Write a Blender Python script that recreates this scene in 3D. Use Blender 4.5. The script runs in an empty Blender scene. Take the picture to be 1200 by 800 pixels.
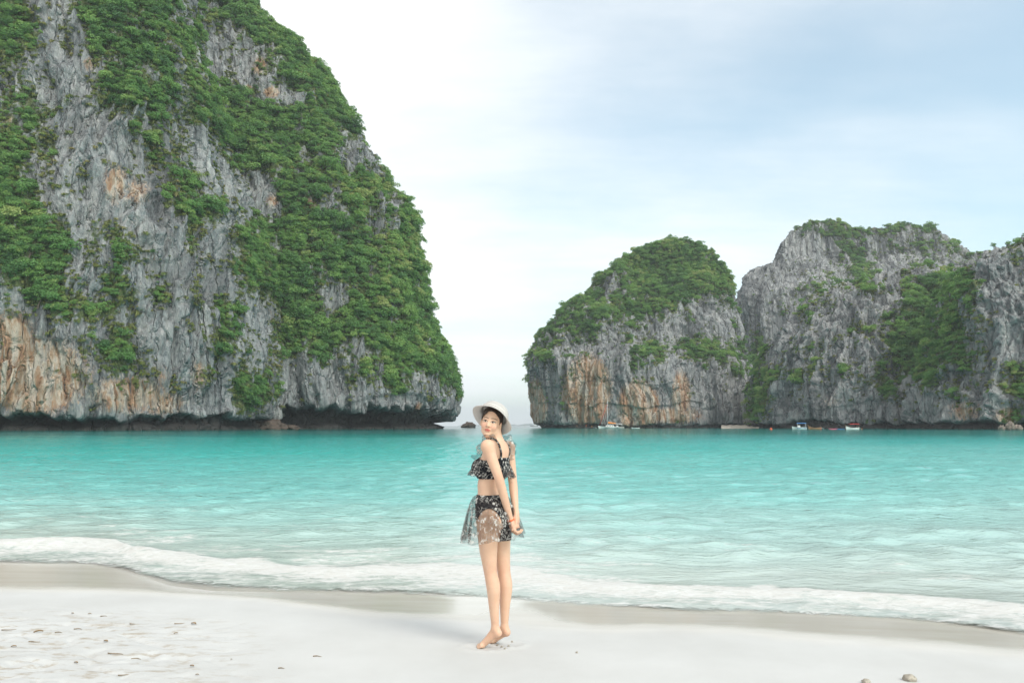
import bpy, math, random
import numpy as np

# ------------------------------------------------------------------ camera
scene = bpy.context.scene
col = scene.collection
FPX = 900.0                      # focal length in photo pixels (1200 wide)
HORIZON = 498.7
PITCH = math.atan((HORIZON - 400.0) / FPX)
CAM_H = 1.50
cam_data = bpy.data.cameras.new('camera')
cam_data.sensor_width = 36.0
cam_data.lens = 36.0 * FPX / 1200.0
cam_data.clip_start = 0.05
cam_data.clip_end = 80000.0
cam = bpy.data.objects.new('camera', cam_data)
cam.location = (0, 0, CAM_H)
cam.rotation_euler = (math.radians(90) + PITCH, 0, 0)
col.objects.link(cam)
scene.camera = cam

# ------------------------------------------------------------------ world, sun, exposure
SUN_ELEV, SUN_AZ = math.radians(43), math.radians(140)     # azimuth clockwise from +Y
SUN_DIR = (math.sin(SUN_AZ) * math.cos(SUN_ELEV), math.cos(SUN_AZ) * math.cos(SUN_ELEV), math.sin(SUN_ELEV))
world = bpy.data.worlds.new('World')
scene.world = world
world.use_nodes = True
wt = world.node_tree
wt.nodes.clear()
def wn(t, **kw):
    n = wt.nodes.new(t)
    for k, v in kw.items():
        setattr(n, k, v)
    return n
def wl(a, b):
    wt.links.new(a, b)
def wmath(op, a, b=None, c=None):
    n = wn('ShaderNodeMath', operation=op)
    for i, v in enumerate((a, b, c)):
        if v is None:
            continue
        if isinstance(v, (int, float)):
            n.inputs[i].default_value = v
        else:
            wl(v, n.inputs[i])
    return n.outputs[0]
sky = wn('ShaderNodeTexSky', sky_type='NISHITA', sun_disc=False)
sky.sun_elevation = SUN_ELEV
sky.sun_rotation = SUN_AZ
sky.air_density = 1.0
sky.dust_density = 1.5
tc = wn('ShaderNodeTexCoord')
sep = wn('ShaderNodeSeparateXYZ'); wl(tc.outputs['Generated'], sep.inputs[0])
zc = wmath('MAXIMUM', sep.outputs[2], 0.0)
den = wmath('ADD', zc, 0.13)
cx_ = wmath('DIVIDE', sep.outputs[0], den)
cy_ = wmath('DIVIDE', sep.outputs[1], den)
comb = wn('ShaderNodeCombineXYZ'); wl(cx_, comb.inputs[0]); wl(cy_, comb.inputs[1])
comb.inputs[2].default_value = 3.7
nz1 = wn('ShaderNodeTexNoise'); nz1.inputs['Scale'].default_value = 0.42; nz1.inputs['Detail'].default_value = 7; nz1.inputs['Roughness'].default_value = 0.52
nz1.inputs['Distortion'].default_value = 0.4
wl(comb.outputs[0], nz1.inputs['Vector'])
nz2 = wn('ShaderNodeTexNoise'); nz2.inputs['Scale'].default_value = 1.15; nz2.inputs['Detail'].default_value = 8; nz2.inputs['Roughness'].default_value = 0.6
mp2 = wn('ShaderNodeMapping'); mp2.inputs['Scale'].default_value = (0.55, 1.35, 1.0); mp2.inputs['Rotation'].default_value = (0, 0, 0.2); wl(comb.outputs[0], mp2.inputs['Vector']); wl(mp2.outputs[0], nz2.inputs['Vector'])
# thin high overcast, breaking up to pale blue towards the east (+X)
cov = wmath('ADD', wmath('MULTIPLY', nz1.outputs[0], 0.9), wmath('MULTIPLY', nz2.outputs[0], 0.58))
cov = wmath('ADD', cov, wmath('MULTIPLY', sep.outputs[0], -0.74))
cov = wmath('ADD', cov, wmath('MULTIPLY', sep.outputs[2], 0.55))
mr = wn('ShaderNodeMapRange', interpolation_type='SMOOTHSTEP')
mr.inputs['From Min'].default_value = 0.44; mr.inputs['From Max'].default_value = 1.10
mr.inputs['To Min'].default_value = 0.26; mr.inputs['To Max'].default_value = 0.99
wl(cov, mr.inputs['Value'])
cc = wn('ShaderNodeVectorMath', operation='SCALE'); cc.inputs[0].default_value = (0.978, 0.995, 1.0)
wl(wmath('ADD', wmath('MULTIPLY', nz2.outputs[0], 1.1), 6.1), cc.inputs['Scale'])
skyscale = wn('ShaderNodeVectorMath', operation='MULTIPLY'); skyscale.inputs[1].default_value = (1.14, 1.43, 1.26)
wl(sky.outputs[0], skyscale.inputs[0])
mx = wn('ShaderNodeMix', data_type='RGBA')
wl(mr.outputs[0], mx.inputs['Factor']); wl(skyscale.outputs[0], mx.inputs['A']); wl(cc.outputs[0], mx.inputs['B'])
bg = wn('ShaderNodeBackground'); bg.inputs['Strength'].default_value = 0.11
wl(mx.outputs['Result'], bg.inputs['Color'])
wo = wn('ShaderNodeOutputWorld'); wl(bg.outputs[0], wo.inputs['Surface'])

sun_data = bpy.data.lights.new('sun', 'SUN')
sun_data.energy = 1.5
sun_data.angle = math.radians(24)
sun_data.color = (1.0, 0.955, 0.89)
sun = bpy.data.objects.new('sun', sun_data)
from mathutils import Vector, Matrix
sun.rotation_euler = Vector(SUN_DIR).to_track_quat('Z', 'Y').to_euler()
sun.location = (20, 30, 60)
col.objects.link(sun)

scene.view_settings.view_transform = 'Standard'
scene.view_settings.look = 'None'
scene.view_settings.exposure = 0.72
scene.view_settings.gamma = 1.0
scene.view_settings.use_curve_mapping = False
scene.render.engine = 'CYCLES'
scene.cycles.use_denoising = True
scene.cycles.max_bounces = 8
scene.cycles.transparent_max_bounces = 24
scene.cycles.caustics_reflective = False
scene.cycles.caustics_refractive = False
scene.cycles.sample_clamp_indirect = 6.0

# ------------------------------------------------------------------ helpers
rng = np.random.default_rng(7)
random.seed(7)
CT, ST = math.cos(PITCH), math.sin(PITCH)
def ray(px, py):
    a = (np.asarray(px, float) - 600.0) / FPX
    u = -(np.asarray(py, float) - 400.0) / FPX
    return a, CT - ST * u, ST + CT * u
def at_y(px, py, Y):
    a, fy, fz = ray(px, py)
    s = np.asarray(Y, float) / fy
    return a * s, np.asarray(Y, float) + 0 * s, CAM_H + fz * s
def at_z(px, py, Z):
    a, fy, fz = ray(px, py)
    s = (np.asarray(Z, float) - CAM_H) / fz
    return a * s, fy * s, np.asarray(Z, float) + 0 * s
def proj(x, y, z):
    zz = z - CAM_H
    f = y * CT + zz * ST
    u = -y * ST + zz * CT
    f = np.maximum(f, 1e-3)
    return 600 + FPX * x / f, 400 - FPX * u / f

def sstep(a, b, x):
    t = np.clip((x - a) / (b - a), 0, 1)
    return t * t * (3 - 2 * t)

def _hash(ix, iy, iz, seed):
    h = (ix.astype(np.int64) * 374761393 + iy.astype(np.int64) * 668265263 + iz.astype(np.int64) * 2147483647 + seed * 974711) & 0xFFFFFFFF
    h = ((h ^ (h >> 13)) * 1274126177) & 0xFFFFFFFF
    h = ((h ^ (h >> 16)) * 2246822519) & 0xFFFFFFFF
    return (h ^ (h >> 15)) & 0xFFFFFFFF
_G = rng.normal(size=(256, 3)); _G /= np.linalg.norm(_G, axis=1)[:, None]
def noise3(x, y, z, seed=0):
    """gradient noise, about -1..1"""
    x, y, z = np.broadcast_arrays(np.asarray(x, float), np.asarray(y, float), np.asarray(z, float))
    fx, fy, fz = np.floor(x), np.floor(y), np.floor(z)
    dx, dy, dz = x - fx, y - fy, z - fz
    ix, iy, iz = fx.astype(np.int64), fy.astype(np.int64), fz.astype(np.int64)
    wx, wy, wz = (t * t * t * (t * (t * 6 - 15) + 10) for t in (dx, dy, dz))
    out = np.zeros(x.shape)
    for i in (0, 1):
        for j in (0, 1):
            for k in (0, 1):
                g = _G[_hash(ix + i, iy + j, iz + k, seed) & 255]
                d = g[..., 0] * (dx - i) + g[..., 1] * (dy - j) + g[..., 2] * (dz - k)
                out += d * (wx if i else 1 - wx) * (wy if j else 1 - wy) * (wz if k else 1 - wz)
    return out * 1.7
def fbm(x, y, z, oct=4, seed=0, gain=0.5, lac=2.03):
    a, s, o = 1.0, 0.0, 0.0
    for i in range(oct):
        o = o + a * noise3(x, y, z, seed + i * 17)
        s += a
        a *= gain
        x, y, z = x * lac + 3.1, y * lac + 1.7, z * lac + 5.3
    return o / s
def ridged(x, y, z, oct=3, seed=0, gain=0.5):
    a, s, o = 1.0, 0.0, 0.0
    for i in range(oct):
        o = o + a * (1 - np.abs(noise3(x, y, z, seed + i * 31)) * 1.6)
        s += a
        a *= gain
        x, y, z = x * 2.1 + 7.7, y * 2.1 + 2.2, z * 2.1 + 1.3
    return o / s
def voro(x, y, z, seed=0):
    """random value of the nearest cell and F2-F1"""
    fx, fy, fz = np.floor(x), np.floor(y), np.floor(z)
    ix, iy, iz = fx.astype(np.int64), fy.astype(np.int64), fz.astype(np.int64)
    d1 = np.full(x.shape, 9.0); d2 = np.full(x.shape, 9.0); val = np.zeros(x.shape)
    for i in (-1, 0, 1):
        for j in (-1, 0, 1):
            for k in (-1, 0, 1):
                h = _hash(ix + i, iy + j, iz + k, seed)
                px = fx + i + (h & 1023) / 1023.0
                py = fy + j + ((h >> 10) & 1023) / 1023.0
                pz = fz + k + ((h >> 20) & 1023) / 1023.0
                d = np.sqrt((px - x) ** 2 + (py - y) ** 2 + (pz - z) ** 2)
                v = (_hash(ix + i, iy + j, iz + k, seed + 5) & 1023) / 1023.0
                near = d < d1
                d2 = np.where(near, d1, np.minimum(d2, d))
                val = np.where(near, v, val)
                d1 = np.where(near, d, d1)
    return val, d2 - d1

def mesh_np(name, verts, faces, mat=None, parent=None, smooth=True, attrs=None, loc=None, link=True):
    """verts (n,3); faces (m,k) equal-sized polygons or a list of such arrays"""
    me = bpy.data.meshes.new(name)
    verts = np.asarray(verts, np.float32)
    fl = faces if isinstance(faces, list) else [faces]
    fl = [np.asarray(f, np.int32) for f in fl if len(f)]
    me.vertices.add(len(verts)); me.vertices.foreach_set('co', verts.ravel())
    nl = sum(f.size for f in fl); npoly = sum(len(f) for f in fl)
    me.loops.add(nl); me.loops.foreach_set('vertex_index', np.concatenate([f.ravel() for f in fl]))
    me.polygons.add(npoly)
    tot = np.concatenate([np.full(len(f), f.shape[1], np.int32) for f in fl])
    st = np.concatenate([[0], np.cumsum(tot)[:-1]]).astype(np.int32)
    me.polygons.foreach_set('loop_start', st)
    me.polygons.foreach_set('loop_total', tot)
    me.polygons.foreach_set('use_smooth', np.full(npoly, smooth, dtype=bool))
    me.update(calc_edges=True)
    for k, v in (attrs or {}).items():
        v = np.asarray(v, np.float32)
        if v.ndim == 2:
            a = me.attributes.new(k, 'FLOAT_COLOR', 'POINT')
            a.data.foreach_set('color', np.concatenate([v, np.ones((len(v), 1), np.float32)], 1).ravel())
        else:
            a = me.attributes.new(k, 'FLOAT', 'POINT')
            a.data.foreach_set('value', v)
    ob = bpy.data.objects.new(name, me)
    if mat is not None:
        me.materials.append(mat)
    if link:
        col.objects.link(ob)
    if parent is not None:
        ob.parent = parent
    if loc is not None:
        ob.location = loc
    return ob

def grid_faces(nr, nc, wrap=False):
    r = np.arange(nr - 1)[:, None]; c = np.arange(nc if wrap else nc - 1)[None, :]
    c2 = (c + 1) % nc
    return np.stack([r * nc + c, r * nc + c2, (r + 1) * nc + c2, (r + 1) * nc + c], -1).reshape(-1, 4)

def tag(o, label=None, cat=None, group=None, kind=None):
    if label: o['label'] = label
    if cat: o['category'] = cat
    if group: o['group'] = group
    if kind: o['kind'] = kind
    return o

def empty(name, loc=(0, 0, 0), rz=0.0):
    o = bpy.data.objects.new(name, None)
    o.location = loc; o.rotation_euler = (0, 0, rz)
    o.empty_display_size = 0.2
    col.objects.link(o)
    return o

def copy_tree(o, parent=None):
    c = o.copy(); col.objects.link(c)
    if parent is not None:
        c.parent = parent
    for ch in o.children:
        copy_tree(ch, c)
    return c

# small node-material helper
class NM:
    def __init__(self, name):
        self.m = bpy.data.materials.new(name); self.m.use_nodes = True
        self.t = self.m.node_tree; self.t.nodes.clear()
        self.out = self.n('ShaderNodeOutputMaterial')
    def n(self, t, **kw):
        n = self.t.nodes.new(t)
        for k, v in kw.items():
            setattr(n, k, v)
        return n
    def l(self, a, b):
        self.t.links.new(a, b); return b
    def put(self, sock, v):
        if v is None: return
        if hasattr(v, 'links') or isinstance(v, bpy.types.NodeSocket):
            self.l(v, sock)
        else:
            if sock.type == 'RGBA' and len(v) == 3: v = (*v, 1)
            sock.default_value = v
    def math(self, op, a, b=None, c=None, clamp=False):
        n = self.n('ShaderNodeMath', operation=op); n.use_clamp = clamp
        for i, v in enumerate((a, b, c)):
            self.put(n.inputs[i], v)
        return n.outputs[0]
    def ramp(self, fac, stops, interp='LINEAR'):
        n = self.n('ShaderNodeValToRGB'); e = n.color_ramp.elements; n.color_ramp.interpolation = interp
        while len(e) < len(stops): e.new(0.5)
        for el, (p, c) in zip(e, stops):
            el.position = p; el.color = (*c, 1) if len(c) == 3 else c
        self.put(n.inputs[0], fac); return n.outputs[0]
    def mix(self, f, a, b, mode='MIX'):
        n = self.n('ShaderNodeMix', data_type='RGBA', blend_type=mode)
        self.put(n.inputs['Factor'], f); self.put(n.inputs['A'], a); self.put(n.inputs['B'], b)
        return n.outputs['Result']
    def range(self, v, a, b, c=0.0, d=1.0, smooth=False):
        n = self.n('ShaderNodeMapRange')
        if smooth: n.interpolation_type = 'SMOOTHSTEP'
        self.put(n.inputs['Value'], v)
        for k, x in zip(('From Min', 'From Max', 'To Min', 'To Max'), (a, b, c, d)):
            n.inputs[k].default_value = x
        return n.outputs[0]
    def noise(self, vec, scale=1.0, detail=4, rough=0.5, dist=0.0):
        n = self.n('ShaderNodeTexNoise'); self.put(n.inputs['Vector'], vec)
        n.inputs['Scale'].default_value = scale; n.inputs['Detail'].default_value = detail
        n.inputs['Roughness'].default_value = rough; n.inputs['Distortion'].default_value = dist
        return n.outputs[0]
    def voronoi(self, vec, scale=1.0, feature='F1'):
        n = self.n('ShaderNodeTexVoronoi', feature=feature); self.put(n.inputs['Vector'], vec)
        n.inputs['Scale'].default_value = scale
        return n.outputs['Distance']
    def mapping(self, vec, scale=(1, 1, 1), rot=(0, 0, 0), loc=(0, 0, 0)):
        n = self.n('ShaderNodeMapping'); self.put(n.inputs['Vector'], vec)
        n.inputs['Scale'].default_value = scale; n.inputs['Rotation'].default_value = rot; n.inputs['Location'].default_value = loc
        return n.outputs[0]
    def obj(self):
        return self.n('ShaderNodeTexCoord').outputs['Object']
    def pos(self):
        return self.n('ShaderNodeNewGeometry').outputs['Position']
    def attr(self, name, out='Fac'):
        return self.n('ShaderNodeAttribute', attribute_name=name).outputs[out]
    def bump(self, h, strength=0.5, dist=1.0):
        n = self.n('ShaderNodeBump'); self.put(n.inputs['Height'], h)
        n.inputs['Strength'].default_value = strength; n.inputs['Distance'].default_value = dist
        return n.outputs[0]
    def bsdf(self, color, rough=0.6, normal=None, spec=0.5, metallic=0.0, **kw):
        n = self.n('ShaderNodeBsdfPrincipled')
        self.put(n.inputs['Base Color'], color); self.put(n.inputs['Roughness'], rough)
        self.put(n.inputs['Specular IOR Level'], spec); self.put(n.inputs['Metallic'], metallic)
        if normal is not None: self.l(normal, n.inputs['Normal'])
        for k, v in kw.items(): self.put(n.inputs[k], v)
        return n.outputs[0]
    def done(self, shader):
        self.l(shader, self.out.inputs['Surface']); return self.m

def plain(name, color, rough=0.6, spec=0.4, scale=6.0, var=0.25):
    """a painted or natural surface with slight uneven tone"""
    k = NM(name)
    nz = k.noise(k.obj(), scale, 5, 0.6)
    c = k.mix(k.range(nz, 0.3, 0.7), tuple(x * (1 - var) for x in color), tuple(min(1, x * (1 + var * 0.5)) for x in color))
    return k.done(k.bsdf(c, rough, spec=spec))
# ------------------------------------------------------------------ beach
# shoreline curves read off the photo (px) and laid on the ground
def curve_y(pts, z):
    p = np.array(pts, float)
    x, y, _ = at_z(p[:, 0], p[:, 1], z)
    return x / y, y            # tangent of the bearing, distance
EDGE = curve_y([(-250, 688), (0, 691), (90, 692), (160, 694), (230, 697), (300, 701), (350, 708), (420, 718), (480, 723), (530, 725), (575, 727), (620, 733), (700, 737), (800, 736), (860, 739), (930, 746), (1000, 751), (1060, 755), (1200, 767), (1400, 785)], -0.03)
FRONT = curve_y([(-250, 655), (0, 659), (100, 661), (150, 669), (200, 684), (250, 690), (300, 691), (350, 692), (420, 695), (500, 698), (570, 702), (640, 706), (720, 711), (800, 716), (900, 718), (1000, 722), (1100, 730), (1200, 744), (1400, 765)], -0.10)
CREST = curve_y([(-250, 632), (0, 637), (100, 636), (135, 636), (155, 645), (190, 649), (230, 652), (262, 659), (300, 657), (350, 664), (400, 667), (450, 664), (520, 661), (600, 668), (700, 684), (800, 688), (900, 690), (1000, 696), (1100, 702), (1200, 712), (1400, 730)], -0.12)
def on_curve(c, t):
    return np.interp(t, c[0], c[1])
WATER_Z = -0.12
FEET = [tuple(float(v) for v in at_z(570, 757, 0.0)[:2]), tuple(float(v) for v in at_z(588, 753, 0.0)[:2])]

def sand_z(x, y):
    t = x / np.maximum(y, 0.5)
    e = on_curve(EDGE, np.clip(t, -0.9, 0.9))
    s = y - e                                   # seaward of the dry edge
    dry = -0.03 + 0.03 * sstep(0, 1.0, -s) + 0.012 * np.clip(-s - 1, 0, 40)
    f = on_curve(FRONT, np.clip(t, -0.9, 0.9)) - e
    wet = -0.03 - 0.085 * np.clip(s / np.maximum(f, 0.3), 0, 1) - 0.055 * np.clip(s - f, 0, 1e9)
    return np.where(s < 0, dry, wet)

def sand_relief(x, y):
    t = x / np.maximum(y, 0.5)
    e = on_curve(EDGE, np.clip(t, -0.9, 0.9))
    dry = sstep(0.15, 0.9, e - y)
    # trampled sand on the left, smooth near the water
    left = sstep(-1.2, -2.6, x + 0.35 * (y - 5.2)) * sstep(0.25, 1.1, e - y - 0.35)
    left = np.maximum(left, sstep(4.2, 3.4, y) * 0.5)
    r = 0.0035 * fbm(x * 1.3, y * 1.3, 0.3, 3, 3) * dry
    tr = fbm(x * 2.6, y * 4.0, 1.3, 4, 9)
    pits = -np.clip(ridged(x * 2.2, y * 3.0, 4.1, 2, 21) - 0.72, 0, 1) * 0.07
    feet = 0.0
    for fx, fy in FEET:
        d = np.hypot((x - fx) / 0.11, (y - fy) / 0.075)
        feet = feet - 0.010 * np.exp(-d ** 2) + 0.007 * np.exp(-((d - 1.45) / 0.35) ** 2) * (1 + 0.8 * noise3(x * 30, y * 30, 0 * x, 12))
    return r + left * (0.016 * tr + pits) + feet

def build_sand():
    # fine patch in view
    tt = np.concatenate([np.linspace(-3.0, -0.86, 14)[:-1], np.linspace(-0.86, 0.86, 560), np.linspace(0.86, 3.0, 14)[1:]])
    yy = np.concatenate([np.linspace(-30, 2.4, 26), np.geomspace(2.5, 14, 420), np.geomspace(14.4, 90, 26)])
    T, Y = np.meshgrid(tt, yy)
    X = T * np.maximum(Y, 3.0)
    X = np.where(Y < 3.0, T * (3.0 + np.clip(3 - Y, 0, 40) * 0.8), X)
    Z = sand_z(X, Y) + sand_relief(X, Y)
    Yc = np.maximum(Y, 0.5)
    e = on_curve(EDGE, np.clip(X / Yc, -0.9, 0.9))
    wet = sstep(-0.22, 0.34, Y - e + 0.07 * fbm(X * 3, Y * 3, 0, 3, 5))
    # brightening behind the standing person, painted in by lowering the wetness
    bright_patch = 0.8 * np.exp(-(((X + 0.08 - 0.02 * Y) / 0.34) ** 2)) * sstep(1.2, 0.2, Y - e)
    wet = wet * (1 - 0.35 * sstep(0.0, 0.8, bright_patch + 0.12 * fbm(X * 9, Y * 2.2, 2.0, 3, 8)))
    rough = sstep(-1.2, -2.6, X + 0.35 * (Y - 5.2)) * sstep(0.25, 1.1, e - Y - 0.35)
    k = NM('sand')
    o = k.pos()
    n1 = k.noise(o, 1.1, 5, 0.6); n2 = k.noise(k.mapping(o, (1, 2.2, 1)), 5.0, 7, 0.7); n3 = k.noise(o, 160, 2, 0.6)
    c = k.mix(k.range(n1, 0.3, 0.7), (0.495, 0.489, 0.475), (0.56, 0.556, 0.545))
    debris = k.math('MULTIPLY', k.range(n2, 0.50, 0.66, smooth=True), k.attr('rough'))
    c = k.mix(k.math('MULTIPLY', debris, 0.85), c, (0.36, 0.305, 0.24))
    c = k.mix(k.range(n3, 0.60, 0.78, 0, 0.35), c, (0.36, 0.32, 0.27))
    wetc = k.mix(k.range(k.noise(k.mapping(o, (0.6, 3.0, 1)), 2.0, 4), 0.3, 0.7), (0.555, 0.515, 0.455), (0.62, 0.585, 0.53))
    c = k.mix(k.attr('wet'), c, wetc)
    rgh = k.range(k.attr('wet'), 0.2, 1.0, 0.9, 0.13)
    h = k.math('ADD', k.math('MULTIPLY', n3, 0.0012), k.math('MULTIPLY', n2, k.math('MULTIPLY', k.attr('rough'), 0.012)))
    h = k.math('MULTIPLY', h, k.range(k.attr('wet'), 0, 1, 1, 0.1))
    m = k.done(k.bsdf(c, rgh, k.bump(h, 0.9, 1.0), spec=k.range(k.attr('wet'), 0, 1, 0.15, 0.75)))
    ob = mesh_np('beach_sand', np.stack([X, Y, Z], -1).reshape(-1, 3), grid_faces(len(yy), len(tt)), m,
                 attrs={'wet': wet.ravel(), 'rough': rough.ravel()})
    tag(ob, 'white sand beach, wet and beige along the water', 'beach', kind='structure')
build_sand()

# ------------------------------------------------------------------ sea
def build_sea():
    T = np.concatenate([np.linspace(-8, -0.9, 30)[:-1], np.linspace(-0.9, 0.9, 640), np.linspace(0.9, 8, 30)[1:]])
    r1 = np.geomspace(1.0, 1.35, 130)[:-1]        # foam zone, fine
    r2 = np.geomspace(1.35, 14.0, 420)[:-1]
    r3 = np.geomspace(14.0, 1500.0, 110)
    R = np.concatenate([r1, r2, r3])
    tcl = np.clip(T, -0.9, 0.9)
    Yf = on_curve(FRONT, tcl)[None, :]
    # tiny lobes along the run-up line
    Yf = Yf - 0.10 * fbm(T * 9, 0 * T, 0 * T + 2, 3, 40)[None, :]
    Y = Yf * R[:, None]
    X = T[None, :] * Y
    crest = on_curve(CREST, tcl)[None, :]
    width = np.maximum(crest - Yf, 0.25)
    q = (Y - Yf) / width                           # 0 at the run-up line, 1 at the top of the foam band
    dy = np.gradient(Y, axis=0)
    dx = np.abs(np.gradient(X, axis=1))
    H = np.zeros_like(X)
    wr = np.random.default_rng(3)
    for lam, amp in ((5.5, 0.020), (3.4, 0.024), (2.1, 0.030), (1.35, 0.030), (0.85, 0.024), (0.5, 0.014)):
        for j in range(4):
            ang = wr.normal(0.0, 0.5) + (0.12 if j % 2 else -0.15)
            kx, ky = math.sin(ang) * 2 * math.pi / lam, math.cos(ang) * 2 * math.pi / lam
            l2 = lam * wr.uniform(0.85, 1.2)
            ph = wr.uniform(0, 6.28)
            vis = sstep(0.38, 0.16, np.maximum(dy * abs(math.cos(ang)), dx * abs(math.sin(ang))) / l2)
            mod = 0.55 + 0.9 * noise3(X / (lam * 5) + j * 3.3, Y / (lam * 5), 0.5 + 0 * X, 60 + j)
            s = np.sin((kx * X + ky * Y) * lam / l2 + ph + 1.6 * noise3(X / (lam * 3), Y / (lam * 3), 7.5 + j + 0 * X, 80 + j))
            H += amp * 0.5 * vis * mod * (s + 0.25 * (s * s - 0.5))
    offshore = sstep(0.6, 3.2, q)
    H *= 0.18 + 0.82 * offshore
    # the little breaking wave and the foam's own body
    lump = fbm(X * 4.2, Y * 6.0, 0.2 + 0 * X, 4, 44)
    br = 0.035 + 0.075 * sstep(-3.4, -5.0, X)
    body = np.exp(-((q - 0.88) / 0.20) ** 2) * br * (1 + 0.25 * lump) * (0.7 + 0.5 * noise3(X * 0.7, 0 * X, 0 * X + 3, 45))
    film = 0.010 * sstep(0, 0.35, q) * (1 + 0.4 * lump)
    foamf = (0.55 + 0.45 * sstep(0.25, 0.8, q)) * sstep(-0.02, 0.10, q) * sstep(1.25, 0.92, q + 0.22 * fbm(X * 1.7, Y * 2.5, 0 * X, 3, 46))
    Z = np.maximum(WATER_Z, sand_z(X, Y) + 0.004) + H + body + film
    Z = np.where(R[:, None] > 200, WATER_Z, Z)
    Z[0] = sand_z(X[0], Y[0]) - 0.004
    # thin patches of left-over foam beyond the break
    s_off = Y - crest
    patch = sstep(5.5, 0.6, s_off) * sstep(-0.2, 0.1, s_off) * 0.9
    lace = patch * sstep(0.02, 0.42, fbm(X * 0.55, Y * 0.9, 0.7 + 0 * X, 3, 47) + 0.45 * np.exp(-((X + 0.8) / 1.6) ** 2))
    fleck = sstep(0.3, 1.2, s_off) * sstep(16, 4, s_off) * sstep(1.2, -1.5, X - 0.1) * sstep(-.35, .25, fbm(X * .3, Y * .5, 0 * X + 2, 3, 51))
    depth = np.clip(0.05 + 0.046 * (Y - Yf), 0, None) * (1 + 0.25 * fbm(X * 0.12, Y * 0.12, 0 * X, 3, 48))
    depth = depth * (1 - 0.5 * sstep(-4, 30, X))                 # paler to the right: sky reflection put into the depth colour
    bank = 0.5 + 0.5 * fbm(X * 0.02, Y * 0.03, 0 * X + 4, 4, 49)
    k = NM('sea_water')
    o = k.pos()
    # body colour of the lagoon over white sand, by depth
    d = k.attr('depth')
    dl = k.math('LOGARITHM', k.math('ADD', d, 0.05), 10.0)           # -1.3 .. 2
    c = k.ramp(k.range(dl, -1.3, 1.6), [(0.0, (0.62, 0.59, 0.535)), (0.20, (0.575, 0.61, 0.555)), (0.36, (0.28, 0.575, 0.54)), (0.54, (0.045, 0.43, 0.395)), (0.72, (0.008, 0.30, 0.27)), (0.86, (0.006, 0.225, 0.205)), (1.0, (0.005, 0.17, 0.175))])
    bk = k.attr('bank')
    c = k.mix(k.range(bk, 0.35, 0.75, 0, 0.35), c, (0.02, 0.30, 0.31))
    w1 = k.noise(k.mapping(o, (0.30, 0.9, 1.0)), 1.0, 6, 0.55, 0.6)
    w2 = k.noise(k.mapping(o, (1.1, 2.3, 1.0)), 2.4, 5, 0.6, 0.9)
    w3 = k.noise(k.mapping(o, (0.05, 0.16, 1.0)), 1.0, 5, 0.6, 0.4)
    h = k.math('ADD', k.math('MULTIPLY', w1, 0.20), k.math('MULTIPLY', w2, 0.11))
    h = k.math('ADD', h, k.math('MULTIPLY', w3, 0.30))
    h = k.math('MULTIPLY', h, k.range(d, 0.03, 0.5, 0.04, 1.0))
    rad = k.n('ShaderNodeVectorMath', operation='LENGTH'); k.l(o, rad.inputs[0])
    h = k.math('MULTIPLY', h, k.range(rad.outputs['Value'], 14, 170, 1.0, 0.26))      # calmer water out by the cliffs
    nrm = k.bump(h, 0.9, 1.0)
    dif = k.n('ShaderNodeBsdfDiffuse'); k.l(c, dif.inputs['Color']); k.l(nrm, dif.inputs['Normal'])
    tr = k.n('ShaderNodeBsdfTransparent'); tr.inputs['Color'].default_value = (0.90, 0.975, 0.95, 1)
    body_s = k.n('ShaderNodeMixShader')
    k.l(k.range(d, 0.045, 0.13, 0.72, 1.0), body_s.inputs[0]); k.l(tr.outputs[0], body_s.inputs[1]); k.l(dif.outputs[0], body_s.inputs[2])
    gl = k.n('ShaderNodeBsdfGlossy'); gl.inputs['Roughness'].default_value = 0.06; k.l(nrm, gl.inputs['Normal'])
    fr = k.n('ShaderNodeFresnel'); fr.inputs['IOR'].default_value = 1.36; k.l(nrm, fr.inputs['Normal'])
    surf = k.n('ShaderNodeMixShader'); k.l(k.math('MULTIPLY', fr.outputs[0], 1.0), surf.inputs[0]); k.l(body_s.outputs[0], surf.inputs[1]); k.l(gl.outputs[0], surf.inputs[2])
    # foam: dense at the break, thinning to lace and to a bare film at its leading edge
    fo1 = k.noise(k.mapping(o, (1.0, 1.5, 1.0)), 6.5, 8, 0.74, 1.2)
    fo2 = k.voronoi(k.mapping(o, (1.0, 1.7, 1.0)), 9.0, 'SMOOTH_F1')
    big_ = k.noise(k.mapping(o, (0.6, 1.6, 1.0)), 1.6, 4, 0.6, 0.8)
    cell = k.math('ADD', k.math('MULTIPLY', fo1, 0.70), k.math('MULTIPLY', fo2, 0.30))
    cell = k.math('ADD', cell, k.math('MULTIPLY', k.math('SUBTRACT', big_, 0.5), 0.85))
    fa = k.attr('foam')
    fm = k.range(k.math('ADD', k.math('MULTIPLY', fa, 0.58), cell), 0.69, 1.06, smooth=True)
    fm = k.math('MULTIPLY', fm, k.range(fa, 0.01, 0.12))
    fl = k.noise(k.mapping(o, (0.55, 3.4, 1.0)), 3.2, 6, 0.7, 0.7)                 # drifting flecks further out
    flk = k.math('MULTIPLY', k.range(fl, 0.60, 0.68, smooth=True), k.attr('fleck'))
    fm = k.math('MAXIMUM', fm, k.math('MULTIPLY', flk, 0.8))
    fcol = k.mix(k.range(fo1, 0.32, 0.66), (0.53, 0.505, 0.47), (0.66, 0.655, 0.645))
    fh = k.math('MULTIPLY', k.noise(k.mapping(o, (1, 1.8, 1)), 14, 5, 0.7), 0.014)
    foam = k.bsdf(fcol, 0.75, k.bump(fh, 0.9, 1.0), spec=0.2)
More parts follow.
